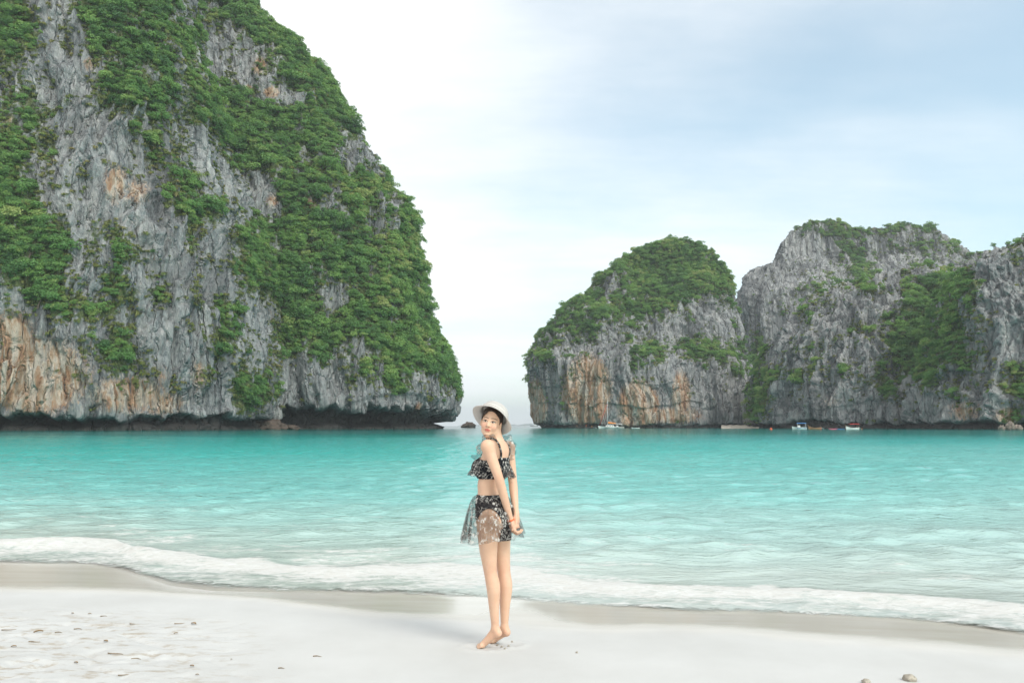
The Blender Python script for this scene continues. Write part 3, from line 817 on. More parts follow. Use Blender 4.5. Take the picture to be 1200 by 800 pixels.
# ------------------------------------------------------------------ the standing person
def iso_mesh(f, lo, hi, h):
    """surface nets over a signed distance function, evaluated only near the surface"""
    B = 8
    lo = np.array(lo, float); n = (np.ceil((np.array(hi) - lo) / (h * B)).astype(int))
    H = h * B
    ci = np.stack(np.meshgrid(*[np.arange(k) for k in n], indexing='ij'), -1).reshape(-1, 3)
    dc = f(lo + (ci + 0.5) * H - h / 2)
    D = np.repeat(np.repeat(np.repeat(np.where(dc > 0, 1.0, -1.0).astype(np.float32).reshape(n), B, 0), B, 1), B, 2)
    act = ci[np.abs(dc) < H * 1.15]
    off = np.stack(np.meshgrid(*[np.arange(B)] * 3, indexing='ij'), -1).reshape(-1, 3)
    for a in range(0, len(act), 400):
        idx = (act[a:a + 400, None, :] * B + off[None]).reshape(-1, 3)
        D[idx[:, 0], idx[:, 1], idx[:, 2]] = f(lo + idx * h)
    neg = D < 0
    c = [neg[i:neg.shape[0] - 1 + i, j:neg.shape[1] - 1 + j, k:neg.shape[2] - 1 + k] for i in (0, 1) for j in (0, 1) for k in (0, 1)]
    s = sum(q.astype(np.int8) for q in c)
    cells = np.argwhere((s > 0) & (s < 8))
    num = np.full(tuple(np.array(D.shape) - 1), -1, np.int32)
    num[cells[:, 0], cells[:, 1], cells[:, 2]] = np.arange(len(cells))
    corner = [np.array((i, j, k)) for i in (0, 1) for j in (0, 1) for k in (0, 1)]
    acc = np.zeros((len(cells), 3)); cnt = np.zeros(len(cells))
    for p in range(8):
        for q in range(p + 1, 8):
            if np.abs(corner[p] - corner[q]).sum() != 1:
                continue
            A = cells + corner[p]; Bc = cells + corner[q]
            da = D[A[:, 0], A[:, 1], A[:, 2]]; db = D[Bc[:, 0], Bc[:, 1], Bc[:, 2]]
            m = (da < 0) != (db < 0)
            t = np.where(m, da / np.where(m, da - db, 1), 0)
            acc += np.where(m[:, None], A + (Bc - A) * t[:, None], 0); cnt += m
    V = lo + acc / cnt[:, None] * h
    F = []
    for ax in range(3):
        sl0 = [slice(1, -1)] * 3; sl1 = [slice(1, -1)] * 3
        sl0[ax] = slice(0, -1); sl1[ax] = slice(1, None)
        a, b = neg[tuple(sl0)], neg[tuple(sl1)]
        e = np.argwhere(a != b)
        flip = a[e[:, 0], e[:, 1], e[:, 2]]
        o = np.array([1, 1, 1]); o[ax] = 0
        e = e + o
        u, v = [(1, 2), (2, 0), (0, 1)][ax]
        du = np.zeros(3, int); du[u] = 1; dv = np.zeros(3, int); dv[v] = 1
        g = lambda q: num[q[:, 0], q[:, 1], q[:, 2]]
        quad = np.stack([g(e - du - dv), g(e - dv), g(e), g(e - du)], -1)
        quad = np.where(flip[:, None], quad, quad[:, ::-1])
        F.append(quad[(quad >= 0).all(1)])
    return V, np.concatenate(F)

def smin(a, b, k):
    h = np.clip(0.5 + 0.5 * (b - a) / k, 0, 1)
    return b * (1 - h) + a * h - k * h * (1 - h)
def cap(p, a, b, ra, rb):
    a, b = np.array(a), np.array(b); ba = b - a
    t = np.clip(((p - a) @ ba) / max(ba @ ba, 1e-9), 0, 1)
    return np.linalg.norm(p - a - t[:, None] * ba, axis=1) - (ra + (rb - ra) * t)
def ell(p, c, r, M=None):
    q = p - np.array(c)
    if M is not None:
        q = q @ M.T                       # rows of M are the axes
    r = np.array(r)
    k0 = np.linalg.norm(q / r, axis=1); k1 = np.linalg.norm(q / (r * r), axis=1) + 1e-9
    return k0 * (k0 - 1) / k1
def chain(p, pts, rs, k=0.02):
    d = cap(p, pts[0], pts[1], rs[0], rs[1])
    for i in range(1, len(pts) - 1):
        d = smin(d, cap(p, pts[i], pts[i + 1], rs[i], rs[i + 1]), k)
    return d

WX, WY, _ = (float(v) for v in at_z(579, 756.5, 0.0))
WZ = float(sand_z(np.array([WX]), np.array([WY]))[0]) - .006
def J(px, py, dy=0.0):
    x, y, z = at_y(px, py, WY + dy)
    return np.array([float(x) - WX, dy, float(z) - WZ])
YAW = math.radians(30)
FW = np.array([-math.cos(YAW), math.sin(YAW), 0]); LF = np.array([-math.sin(YAW), -math.cos(YAW), 0]); UP = np.array([0, 0, 1.0])
TM = np.stack([FW, LF, UP])
PEL, WAI, RIB, SHO = J(577.5, 600), J(574.5, 569), J(579, 546), J(583, 527)
NECK0, NECK1 = J(583.5, 520, 0.0), J(579.5, 506, -0.012)
LSH, LEL, LWR = J(571.5, 523.5, -0.145), J(584.5, 560, -0.165), J(598.5, 610, -0.105)
RSH, REL, RWR = J(596, 525, 0.135), J(601, 566, 0.085), J(604.5, 601, -0.045)
LHIP, LKN, LAN = J(571.5, 612, -0.062), J(575.2, 669, -0.055), J(580.5, 736, -0.05)
RHIP, RKN, RAN = J(586.0, 612, 0.070), J(591.0, 669, 0.050), J(591.2, 735, 0.045)
# head frame: rows = her image-right, back, up
HC = J(575.6, 494.5, -0.02)
def rot(ax, a):
    return np.array(Matrix.Rotation(a, 3, Vector(ax)))
HR = rot((0, 1, 0), math.radians(11)) @ rot((0, 0, 1), math.radians(-9)) @ rot((1, 0, 0), math.radians(3))
HM = HR.T
HS = 0.90
def hp(x, y, z):
    return HC + HR @ (np.array([x, y, z]) * HS)

def torso(p):
    d = ell(p, PEL, (.096, .148, .105), TM)
    d = smin(d, ell(p, PEL + UP * .07 + FW * .015, (.086, .130, .085), TM), .04)
    d = smin(d, ell(p, WAI, (.080, .108, .10), TM), .05)
    d = smin(d, ell(p, RIB, (.092, .126, .125), TM), .05)
    d = smin(d, ell(p, SHO + UP * -.01, (.068, .140, .060), TM), .05)
    for s in (1, -1):
        d = smin(d, ell(p, RIB + FW * .078 + LF * .058 * s + UP * -.012, (.055, .058, .058), TM), .025)
        d = smin(d, ell(p, PEL - FW * .060 + LF * .066 * s - UP * .035, (.080, .080, .085), TM), .03)
    return d
def tube_f(p, keys, n):
    """limb swept along joints with a smoothly varying radius: keys = (point, radius)"""
    K = np.array([np.append(k_[0], k_[1]) for k_ in keys]); m = len(K) - 1
    t = np.linspace(0, m, n); i = np.clip(t.astype(int), 0, m - 1); u = (t - i)[:, None]
    p0, p1, p2, p3 = K[np.clip(i - 1, 0, m)], K[i], K[i + 1], K[np.clip(i + 2, 0, m)]
    Q = .5 * ((2 * p1) + (-p0 + p2) * u + (2 * p0 - 5 * p1 + 4 * p2 - p3) * u ** 2 + (-p0 + 3 * p1 - 3 * p2 + p3) * u ** 3)
    d = None
    for a_, b_ in zip(Q[:-1], Q[1:]):
        c = cap(p, a_[:3], b_[:3], a_[3], b_[3])
        d = c if d is None else np.minimum(d, c)
    return d
def leg(p, hip, kn, an, s):
    return tube_f(p, [(hip, .078), (hip * .5 + kn * .5 + FW * .008, .0645), (kn + FW * .004, .0455), (kn * .72 + an * .28 - FW * .010, .0475), (kn * .35 + an * .65 - FW * .003, .0345), (an, .0245)], 18)
def foot(p, an, yaw, lift):
    fd = np.array([-math.cos(yaw), math.sin(yaw), 0]); sd = np.array([-math.sin(yaw), -math.cos(yaw), 0])
    heel = an - fd * .020 - UP * .030
    g0 = 0.012
    ball = an + fd * .094; ball[2] = g0 + .008
    d = cap(p, heel, an, .0235, .0235)
    d = smin(d, cap(p, an - UP * .006, ball, .0245, .0165), .02)
    d = smin(d, cap(p, heel, ball, .0205, .0165), .02)
    d = smin(d, cap(p, ball - sd * .018, ball + sd * .018, .0155, .014), .015)
    for i, (o, L, r) in enumerate(((.024, .030, .0115), (.010, .032, .0085), (-.003, .027, .008), (-.015, .020, .0075), (-.025, .010, .007))):
        b = ball - sd * o; b = b - UP * .004
        t = b + fd * (L + .010); t[2] = max(r - .004, 0.003)
        d = smin(d, cap(p, b, t, r + .002, r), .006)
    return d
HANDS = []
def hand(p, wr, palm_end, across, finger_dir, curl_dir, thumb_dir, r=.0078):
    """palm from wrist to knuckles, four fingers in two bones each and a thumb from the palm's side"""
    across = across / np.linalg.norm(across)
    d = cap(p, wr, wr * .4 + palm_end * .6, .021, .020)
    for o in (-.021, 0, .021):
        d = smin(d, cap(p, wr * .6 + palm_end * .4 + across * o * .6, palm_end + across * o, .014, .012), .012)
    for o, L in ((-.027, .062), (-.009, .070), (.009, .066), (.026, .052)):
        k0 = palm_end + across * o
        k1 = k0 + finger_dir * L * .5
        k2 = k1 + (finger_dir * .35 + curl_dir * .75) * L * .45
        k3 = k2 + curl_dir * L * .28
        f = np.minimum(np.minimum(cap(p, k0, k1, r + .001, r), cap(p, k1, k2, r, r - .001)), cap(p, k2, k3, r - .001, r - .002))
        d = smin(d, f, .005)
    t0 = wr * .65 + palm_end * .35 - across * .020
    t1 = t0 + thumb_dir * .034
    t2 = t1 + (thumb_dir * .6 + curl_dir * .5) * .028
    d = smin(d, np.minimum(cap(p, t0, t1, .0115, .0095), cap(p, t1, t2, .0095, .0075)), .008)
    return d
def nrm(*v):
    v = np.array(v, float); return v / np.linalg.norm(v)
def head(p):
    q = ((p - HC) @ HR) / HS              # into head space
    e = lambda c, r: ell(q, c, r)
    d = e((0, .018, .030), (.076, .092, .088))
    d = smin(d, e((0, -.034, -.030), (.060, .058, .080)), .03)
    d = smin(d, cap(q, (-.038, -.018, -.072), (0, -.066, -.100), .024, .020), .025)
    d = smin(d, cap(q, (.038, -.018, -.072), (0, -.066, -.100), .024, .020), .025)
    d = smin(d, cap(q, (0, -.088, .010), (0, -.105, -.026), .008, .0115), .014)
    for s in (-1, 1):
        d = smin(d, e((.034 * s, -.066, -.030), (.026, .022, .026)), .02)
        d = smin(d, e((.009 * s, -.098, -.031), (.009, .008, .007)), .008)
        d = -smin(-d, np.linalg.norm(q - np.array((.031 * s, -.108, .006)), axis=1) - .019, .012)
        d = smin(d, e((.030 * s, -.079, .004), (.017, .012, .011)), .006)
        ear = np.abs(ell(q, (.078 * s, .012, -.012), (.010, .022, .034)))
        d = smin(d, ell(q, (.076 * s, .012, -.012), (.010, .021, .033)), .006)
    d = smin(d, cap(q, (-.017, -.088, -.0565), (.017, -.088, -.0565), .006, .006), .008)
    d = smin(d, cap(q, (-.013, -.089, -.067), (.013, -.089, -.067), .0075, .0075), .007)
    return d * HS
def arm(p, sh, el, wr, bulge):
    return tube_f(p, [(sh, .041), (sh * .5 + el * .5, .0365), (el, .0310), (el * .72 + wr * .28, .0305), (wr, .0195)], 14)
L_HAND = (LWR, J(602.0, 622, -.11), nrm(.2, -.9, .25), nrm(.75, .25, -.62), nrm(.62, .35, .70), nrm(.85, -.2, -.5))
R_HAND = (RWR, J(606.0, 611.5, -.075), nrm(.25, .8, -.1), nrm(.05, -.45, -.9), nrm(-.75, -.45, -.35), nrm(-.6, -.3, -.75))
def limbs_only(p):
    la = arm(p, LSH, LEL, LWR, 1); ra = arm(p, RSH, REL, RWR, 1)
    la = smin(la, hand(p, *L_HAND), .014); ra = smin(ra, hand(p, *R_HAND), .014)
    return la, ra
def lower(p):
    ll = leg(p, LHIP, LKN, LAN, 1); rl = leg(p, RHIP, RKN, RAN, -1)
    ll = smin(ll, foot(p, LAN, math.radians(22), 0), .016); rl = smin(rl, foot(p, RAN, math.radians(38), 0), .016)
    return smin(ll, rl, .006)
def trunk(p):
    d = smin(torso(p), lower(p), .03)
    for sh in (LSH, RSH):
        d = smin(d, cap(p, NECK0 - UP * .005, sh + UP * .004, .036, .036), .03)
    return d
def body(p):
    d = trunk(p)
    nk = cap(p, NECK0 - UP * .03, NECK1, .050, .046)
    d = smin(d, nk, .03)
    d = smin(d, head(p), .018)
    la, ra = limbs_only(p)
    for a, sh in ((la, LSH), (ra, RSH)):
        k = .005 + .035 * sstep(.16, .05, np.linalg.norm(p - sh, axis=1))
        d = smin(d, a, k)
    return d

def build_person():
    root = empty('person', (WX, WY, WZ + .002))
    tag(root, 'woman in white hat and sheer black floral swimsuit standing barefoot on the sand', 'person')
    V, F = iso_mesh(body, (-.26, -.30, -.03), (.26, .28, 1.68), 0.0037)
    q = ((V - HC) @ HR) / HS
    # skin tones, painted by anatomy: lips, brows, eyes, blush, nails
    C = np.tile(np.array([0.68, 0.435, 0.305]), (len(V), 1))
    C *= (1 + 0.10 * fbm(V[:, 0] * 14, V[:, 1] * 14, V[:, 2] * 14, 4, 3))[:, None] ** np.array([0.7, 1.1, 1.3])
    inhead = np.linalg.norm(q, axis=1) < .17
    for jt, rad in ((LKN, .07), (RKN, .07), (LEL, .05), (LAN - UP * .03, .05), (RAN - UP * .03, .05), (L_HAND[1], .06), (R_HAND[1], .06)):
        w_ = np.exp(-(np.linalg.norm(V - jt, axis=1) / rad) ** 2)[:, None] * .30
        C = C * (1 - w_) + np.array([0.60, 0.30, 0.205]) * w_
    def paint(mask, colr, a=1.0):
        m = (np.clip(mask, 0, 1) * a * inhead)[:, None]
        C[:] = C * (1 - m) + np.array(colr) * m
    front = q[:, 1] < -.03
    C[inhead] = C[inhead] * np.array([1.08, 1.10, 1.10])
    el2 = lambda cx, cz, rx, rz: sstep(1.25, 0.8, np.hypot((q[:, 0] - cx) / rx, (q[:, 2] - cz) / rz)) * front
    for s in (-1, 1):
        paint(el2(.040 * s, -.030, .026, .022), (0.72, 0.34, 0.26), .35)
        paint(el2(.031 * s, .005, .0165, .0065), (0.70, 0.66, 0.62))
        paint(el2(.030 * s, .005, .0072, .0072), (0.025, 0.016, 0.012))
        arc = q[:, 2] - (.0115 - ((q[:, 0] - .031 * s) / .017) ** 2 * .007)
        paint(sstep(.0042, .0016, np.abs(arc)) * sstep(.021, .017, np.abs(q[:, 0] - .031 * s)) * front, (0.03, 0.02, 0.016))
        brow = q[:, 2] - (.0315 - ((q[:, 0] - .030 * s) / .026) ** 2 * .006)
        paint(sstep(.0050, .0020, np.abs(brow)) * sstep(.026, .020, np.abs(q[:, 0] - .032 * s)) * front, (0.10, 0.060, 0.040), .85)
        paint(el2(.010 * s, -.036, .0045, .0028), (0.20, 0.09, 0.06), .8)
    paint(el2(0, -.0615, .0225, .0090), (0.50, 0.085, 0.070), .9)
    paint(sstep(.0022, .0008, np.abs(q[:, 2] + .0615)) * (np.abs(q[:, 0]) < .022) * front, (0.22, 0.03, 0.03), .8)
    k = NM('skin')
    n1 = k.noise(k.obj(), 40, 4, 0.6)
    c = k.mix(k.range(n1, .3, .7, 0, .10), k.attr('Col', 'Color'), (0.50, 0.30, 0.20))
    skin = k.done(k.bsdf(c, k.range(n1, .3, .7, .42, .55), spec=.35, **{'Subsurface Weight': .12, 'Subsurface Radius': (.010, .004, .002), 'Subsurface Scale': 1.0}))
    mesh_np('body', V, F, skin, root, attrs={'Col': C})

    # ---- cloth materials
    def vines(k, scale):
        o = k.obj()
        n = k.noise(o, 15.0 * scale, 1, .4, 1.2)
        line = k.range(k.math('ABSOLUTE', k.math('SUBTRACT', n, .5)), .008, .018, 1, 0)
        n_b = k.noise(k.mapping(o, loc=(4.1, 7.7, 1.3)), 19.0 * scale, 1, .4, 1.2)
        line2 = k.range(k.math('ABSOLUTE', k.math('SUBTRACT', n_b, .52)), .010, .024, 1, 0)
        fl = k.voronoi(o, 34.0 * scale)
        flower = k.math('MULTIPLY', k.range(fl, .26, .36, 1, 0), k.range(k.noise(o, 13, 1), .48, .54))
        spr = k.math('MULTIPLY', k.math('MAXIMUM', line, k.math('MULTIPLY', line2, .8)), k.range(k.noise(k.mapping(o, loc=(2, 5, 8)), 17 * scale, 1), .44, .52, .12, 1))
        return k.math('MAXIMUM', spr, flower, clamp=True)
    k = NM('black_floral_cloth')
    pat = vines(k, 1.0)
    cloth = k.done(k.bsdf(k.mix(k.math('MULTIPLY', pat, .85), (.010, .011, .015), (.60, .57, .52)), .8, k.bump(pat, .3, .002), spec=.15))
    def tulle(name, cover, cold):
        k = NM(name)
        pat = vines(k, .95)
        fibre = k.noise(k.mapping(k.obj(), (1, 1, .25)), 55, 3, .6)
        tr = k.n('ShaderNodeBsdfTransparent')
        df = k.bsdf(cold, .85, spec=.1)
        wh = k.bsdf((.66, .64, .60), .8, spec=.1)
        m1 = k.n('ShaderNodeMixShader'); k.l(k.range(fibre, .3, .7, cover - .12, cover + .16), m1.inputs[0]); k.l(tr.outputs[0], m1.inputs[1]); k.l(df, m1.inputs[2])
        m2 = k.n('ShaderNodeMixShader'); k.l(k.math('MULTIPLY', pat, .62), m2.inputs[0]); k.l(m1.outputs[0], m2.inputs[1]); k.l(wh, m2.inputs[2])
        return k.done(m2.outputs[0])
    sheer = tulle('sheer_tulle', .31, (.045, .038, .038))
    sheer2 = tulle('ruffle_tulle', .42, (.05, .055, .06))

    # ---- swimsuit: shells cut from the body's own shape
    zt, zb = J(580, 538)[2], J(580, 560.5)[2]
    def top_f(p):
        s = np.maximum(p[:, 2] - (zt + .012 * np.cos((p - RIB) @ LF * 16)), zb - p[:, 2])
        return np.maximum(torso(p) - .0075, s)
    v, f = iso_mesh(top_f, (-.22, -.26, zb - .03), (.22, .26, zt + .05), 0.0036)
    top = mesh_np('swim_top', v, f, cloth, root)
    zw = J(580, 579)[2]; cutc = J(573.5, 624, -.13)
    def brief_f(p):
        s = np.maximum(p[:, 2] - zw, J(580, 634)[2] - p[:, 2])
        e = ell(p, cutc, (.098, .20, .160))
        e2 = ell(p, J(562, 640, .05), (.12, .40, .215))
        leg_d = p[:, 2] - J(580, 598)[2]
        return np.maximum(np.maximum(smin(torso(p), lower(p), .03) - .0065, s), np.maximum(-e, -e2))
    v, f = iso_mesh(brief_f, (-.26, -.26, J(580, 640)[2]), (.26, .26, zw + .03), 0.0036)
    mesh_np('swim_brief', v, f, cloth, root)

    # ---- sheer pieces: wavy sheets
    def sheet(name, rows, mat, closed=True, parent=root):
        A = np.array(rows)                     # (nv, nu, 3)
        return mesh_np(name, A.reshape(-1, 3), grid_faces(A.shape[0], A.shape[1], closed), mat, parent)
    th = np.linspace(0, 2 * math.pi, 220, endpoint=False)
    rows = []
    top_c = J(575, 580.5); hem_c = J(576.5, 630)
    for t in np.linspace(0, 1, 26):
        c = top_c * (1 - t) + hem_c * t
        a = .108 + .100 * t ** .55; b = .122 + .080 * t ** .5      # along x, along y
        fold = .020 * t * np.sin(13 * th + 1.2 * np.sin(3 * th) + .6) + .010 * t * np.sin(29 * th + 2 * np.sin(5 * th))
        hem = .006 * t * np.sin(13 * th + 2.0) + .006 * t * np.sin(4 * th + 1)
        rows.append(np.stack([c[0] + (a + fold) * np.cos(th), c[1] + (b + fold) * np.sin(th), c[2] + hem + .020 * t * np.cos(th - .4)], -1))
    sheet('sheer_skirt', rows, sheer)
    # flutter ruffle round the top
    rows = []
    c0, c1 = J(578.5, 541), J(577.5, 558)
    for t in np.linspace(0, 1, 14):
        c = c0 * (1 - t) + c1 * t
        a = .118 + .040 * t; b = .128 + .036 * t
        fold = .012 * t * np.sin(17 * th + np.sin(4 * th)) + .006 * t * np.sin(37 * th)
        rows.append(np.stack([c[0] - .010 + (a + fold) * np.cos(th), c[1] + (b + fold) * np.sin(th), c[2] + .008 * t * np.sin(17 * th + 1.4) - .012 * t * np.cos(th)], -1))
    R = np.array(rows)
    gone = np.zeros(R.shape[:2], bool)           # left open where the near arm passes
    angs = (th > 4.05) & (th < 5.35)
    seq = np.roll(np.arange(220), -int(np.argmax(~angs & np.roll(angs, 1))))
    keep = [i for i in seq if not angs[i]]
    mesh_np('ruffle', R[:, keep].reshape(-1, 3), grid_faces(R.shape[0], len(keep), False), sheer2, top)
    # straps over both shoulders, each with a sheer ruffle
    def strap(pts, name, out, w):
        P = np.array(pts); n = 40
        tt = np.linspace(0, 1, len(P)); ti = np.linspace(0, 1, n)
        def cr(t):
            i = np.clip((t * (len(P) - 1)).astype(int), 0, len(P) - 2); u = (t * (len(P) - 1) - i)[:, None]
            p0, p1, p2, p3 = P[np.clip(i - 1, 0, len(P) - 1)], P[i], P[i + 1], P[np.clip(i + 2, 0, len(P) - 1)]
            return .5 * ((2 * p1) + (-p0 + p2) * u + (2 * p0 - 5 * p1 + 4 * p2 - p3) * u ** 2 + (-p0 + 3 * p1 - 3 * p2 + p3) * u ** 3)
        Cn = cr(ti)
        # push onto the body surface
        for _ in range(3):
            d = body_nohead(Cn); e = 1e-3
            g = np.stack([body_nohead(Cn + np.eye(3)[i] * e) - d for i in range(3)], -1); g /= np.linalg.norm(g, axis=1)[:, None] + 1e-9
            Cn = Cn - g * (d - .005)[:, None]
        T = np.gradient(Cn, axis=0); T /= np.linalg.norm(T, axis=1)[:, None]
        S = np.cross(T, g); rows = []
        for a in np.linspace(0, 2 * math.pi, 8, endpoint=False):
            rows.append(Cn + S * .009 * math.cos(a) + g * .003 * math.sin(a))
        rows.append(rows[0])
        so = mesh_np(name, np.array(rows).reshape(-1, 3), grid_faces(9, n), cloth, top)
        m = 120; t2 = np.linspace(0, 1, m); Ci = np.stack([np.interp(t2, ti, Cn[:, i]) for i in range(3)], -1); gi = np.stack([np.interp(t2, ti, g[:, i]) for i in range(3)], -1)
        rr = []
        for v_ in np.linspace(0, 1, 8):
            wave = np.sin(t2 * 38 + 1.2 * np.sin(t2 * 9))
            rr.append(Ci + (np.array(out) * w * v_)[None] * (0.55 + .45 * np.sin(math.pi * t2))[:, None] + gi * (.006 + .016 * v_ * (1 + .55 * wave))[:, None])
        mesh_np('strap_ruffle', np.array(rr).reshape(-1, 3), grid_faces(8, m), sheer2, so)
    def body_nohead(p):
        d = smin(trunk(p), cap(p, NECK0 - UP * .03, NECK1, .050, .046), .03)
        return smin(smin(d, cap(p, LSH, LEL, .041, .031), .03), cap(p, RSH, REL, .041, .031), .03)
    for sgn, sh in ((1, LSH), (-1, RSH)):
        a = RIB + FW * .12 + LF * .075 * sgn + UP * .045
        b = SHO + FW * .065 + LF * .085 * sgn + UP * .035
        c = NECK0 * .5 + sh * .5 + UP * .05
        d = SHO - FW * .07 + LF * .065 * sgn + UP * -.005
        e = RIB - FW * .10 + LF * .060 * sgn + UP * .035
        strap([a, b, c, d, e], 'strap', LF * sgn * .9 + UP * .30, .050)

    # ---- hair
    def hair_f(p):
        q = ((p - HC) @ HR) / HS
        sk = ell(q, (0, .024, .034), (.086, .102, .096))
        face = cap(q, (0, -.20, .004), (0, -.040, .000), .080, .074)
        face = np.minimum(face, ell(q, (0, -.09, -.015), (.078, .104, .104)))
        d = -smin(-sk, face, .008)
        back = cap(q, (.030, .052, -.02), (.030, .058, -.120), .050, .024)
        back = smin(back, cap(q, (-.030, .052, -.02), (-.015, .060, -.120), .050, .024), .03)
        d = smin(d, back, .02)
        side = cap(q, (.073, .004, .055), (.078, .046, -.080), .010, .018)
        bang = chain(q, [np.array((-.030, -.078, .076)), np.array((-.060, -.058, .052)), np.array((-.071, -.026, .010))], [.007, .007, .004], .01)
        d = smin(d, np.minimum(bang, side), .010)
        return d * HS + .0005 * np.sin(q[:, 0] * 420 + 40 * q[:, 1])
    v, f = iso_mesh(hair_f, HC - .17, HC + .17, 0.0030)
    k = NM('dark_hair')
    st = k.noise(k.mapping(k.obj(), (1, 1, .12)), 160, 3, .6)
    hm = k.done(k.bsdf(k.mix(k.range(st, .3, .7), (.010, .007, .006), (.045, .028, .020)), .38, k.bump(st, .4, .003), spec=.5))
    mesh_np('hair', v, f, hm, root)

    # ---- hat: crown and wide soft brim, worn pushed back
    AX = nrm(.42, .52, .72)
    ux = nrm(*(np.cross(AX, [0, -1, .3]))); uy = np.cross(AX, ux)
    HO = HC + np.array([.014, .010, .040])
    na = 120; an = np.linspace(0, 2 * math.pi, na, endpoint=False)
    def ring(r, h, flop=0.0, wob=0.0):
        rr = r + wob * (np.sin(3 * an + .5) * .5 + np.sin(5 * an + 2) * .3)
        z = h + flop * (np.cos(2 * an + .8) * .6 + np.sin(3 * an) * .4)
        return HO + rr[:, None] * (np.cos(an)[:, None] * ux + np.sin(an)[:, None] * uy) + z[:, None] * AX
    prof_o = [(.152, -.030, .014, .007), (.142, -.022, .010, .005), (.130, -.013, .006, .003), (.117, -.003, .003, .002), (.106, .008, 0, 0), (.102, .022, 0, 0), (.099, .040, 0, 0), (.094, .056, 0, 0), (.084, .070, 0, 0), (.068, .078, 0, 0), (.045, .083, 0, 0), (.02, .085, 0, 0), (.001, .0855, 0, 0)]
    prof_i = [(r - (.004 if r < .11 else .0), h - .005, f_, w_) for (r, h, f_, w_) in prof_o if r > .0015]
    rows = [ring(*q_) for q_ in reversed(prof_i)][0:] + [ring(.1535, -.0335, .014, .007)] + [ring(*q_) for q_ in prof_o]
    rows = np.array(rows)
    k = NM('white_woven_hat')
    w = k.n('ShaderNodeTexWave'); w.inputs['Scale'].default_value = 120; w.inputs['Distortion'].default_value = 2; k.l(k.obj(), w.inputs['Vector'])
    hb = k.bsdf(k.mix(k.noise(k.obj(), 30, 4), (.66, .635, .61), (.74, .715, .69)), .85, k.bump(w.outputs[0], .25, .002), spec=.15)
    ht = k.n('ShaderNodeBsdfTranslucent'); ht.inputs['Color'].default_value = (.80, .76, .72, 1)
    hx = k.n('ShaderNodeMixShader'); hx.inputs[0].default_value = .38; k.l(hb, hx.inputs[1]); k.l(ht.outputs[0], hx.inputs[2])
    hatm = k.done(hx.outputs[0])
    hat = mesh_np('hat', rows.reshape(-1, 3), grid_faces(rows.shape[0], na, True), hatm, root)
    hat['label'] = 'off white soft hat with a wide floppy brim'
    band = np.array([ring(.1035, .012), ring(.1065, .016), ring(.1055, .030), ring(.1015, .034)])
    mesh_np('hat_band', band.reshape(-1, 3), grid_faces(4, na, True), plain('hat_band_cloth', (.57, .545, .515), .85, .1, 60, .06), hat)

    # ---- orange wristband
    d = nrm(*(LWR - LEL)); s1 = nrm(*np.cross(d, UP)); s2 = np.cross(d, s1)
    rows = []
    for a in np.linspace(0, 2 * math.pi, 12):
        rr = .0235 + .0035 * math.cos(a)
        rows.append([LWR - d * .006 + d * .006 * math.sin(a) + (s1 * math.cos(b) + s2 * math.sin(b)) * rr for b in np.linspace(0, 2 * math.pi, 40, endpoint=False)])
    wb = sheet('wristband', rows, plain('orange_plastic', (.80, .16, .045), .4, .5, 30))
    wb['label'] = 'bright orange wristband'
    return root
build_person()
# ------------------------------------------------------------------ single trees one can tell apart
BARK = plain('bark', (0.13, 0.105, 0.08), 0.9, 0.1, 3.0)
def trunk_mesh(seed):
    r = np.random.default_rng(seed); V, F = [], []
    def limb(a, b, ra, rb, n=6):
        a, b = np.array(a, float), np.array(b, float); d = b - a; d /= np.linalg.norm(d)
        s = np.cross(d, [.3, .8, .1]); s /= np.linalg.norm(s); t = np.cross(d, s)
        mid = (a + b) / 2 + r.normal(0, .05, 3) * np.linalg.norm(b - a)
        base = len(V)
        for c, rr in ((a, ra), (mid, (ra + rb) / 2), (b, rb)):
            for i in range(n):
                w = 2 * math.pi * i / n
                V.append(c + (s * math.cos(w) + t * math.sin(w)) * rr)
        for q in range(2):
            for i in range(n):
                F.append((base + q * n + i, base + q * n + (i + 1) % n, base + (q + 1) * n + (i + 1) % n, base + (q + 1) * n + i))
    limb((0, 0, -.6), (.05, 0, .75), .10, .06)
    for i in range(5):
        a = i * 1.26 + r.uniform(-.3, .3)
        limb((.04, 0, .35 + .08 * i), (.55 * math.cos(a), .55 * math.sin(a), .95 + r.uniform(0, .3)), .045, .015, 5)
    return np.array(V), np.array(F)
TREE_PROTO = []
for i in range(4):
    rt = empty('tree')
    v, f = trunk_mesh(300 + i)
    mesh_np('trunk', v, f, BARK, rt)
    cm = SRC[i].data.copy(); cm.transform(Matrix.Translation((0, 0, 0.95)))
    co = bpy.data.objects.new('crown', cm); col.objects.link(co); co.parent = rt
    TREE_PROTO.append([rt, False])
tr_rng = np.random.default_rng(11)
def plant(pos, size, label, group):
    k = int(tr_rng.integers(0, 4)); rt, used = TREE_PROTO[k]
    o = rt if not used else copy_tree(rt)
    TREE_PROTO[k][1] = True
    o.location = np.array(pos) - np.array((0, 0, .45 * size)); o.rotation_euler = (tr_rng.normal(0, .15), tr_rng.normal(0, .15), tr_rng.uniform(0, 6.28)); o.scale = (size, size, size * tr_rng.uniform(.9, 1.25))
    tag(o, label, 'tree', group)
def skyline(name, pys, side=1):
    s = SURF[name]; px, py = s['px'], s['py']
    for y in pys:
        m = np.abs(py - y) < 3.0
        if not m.any(): continue
        idx = np.argwhere(m); v = px[m] * side
        yield s['V'][tuple(idx[np.argmax(v)])]
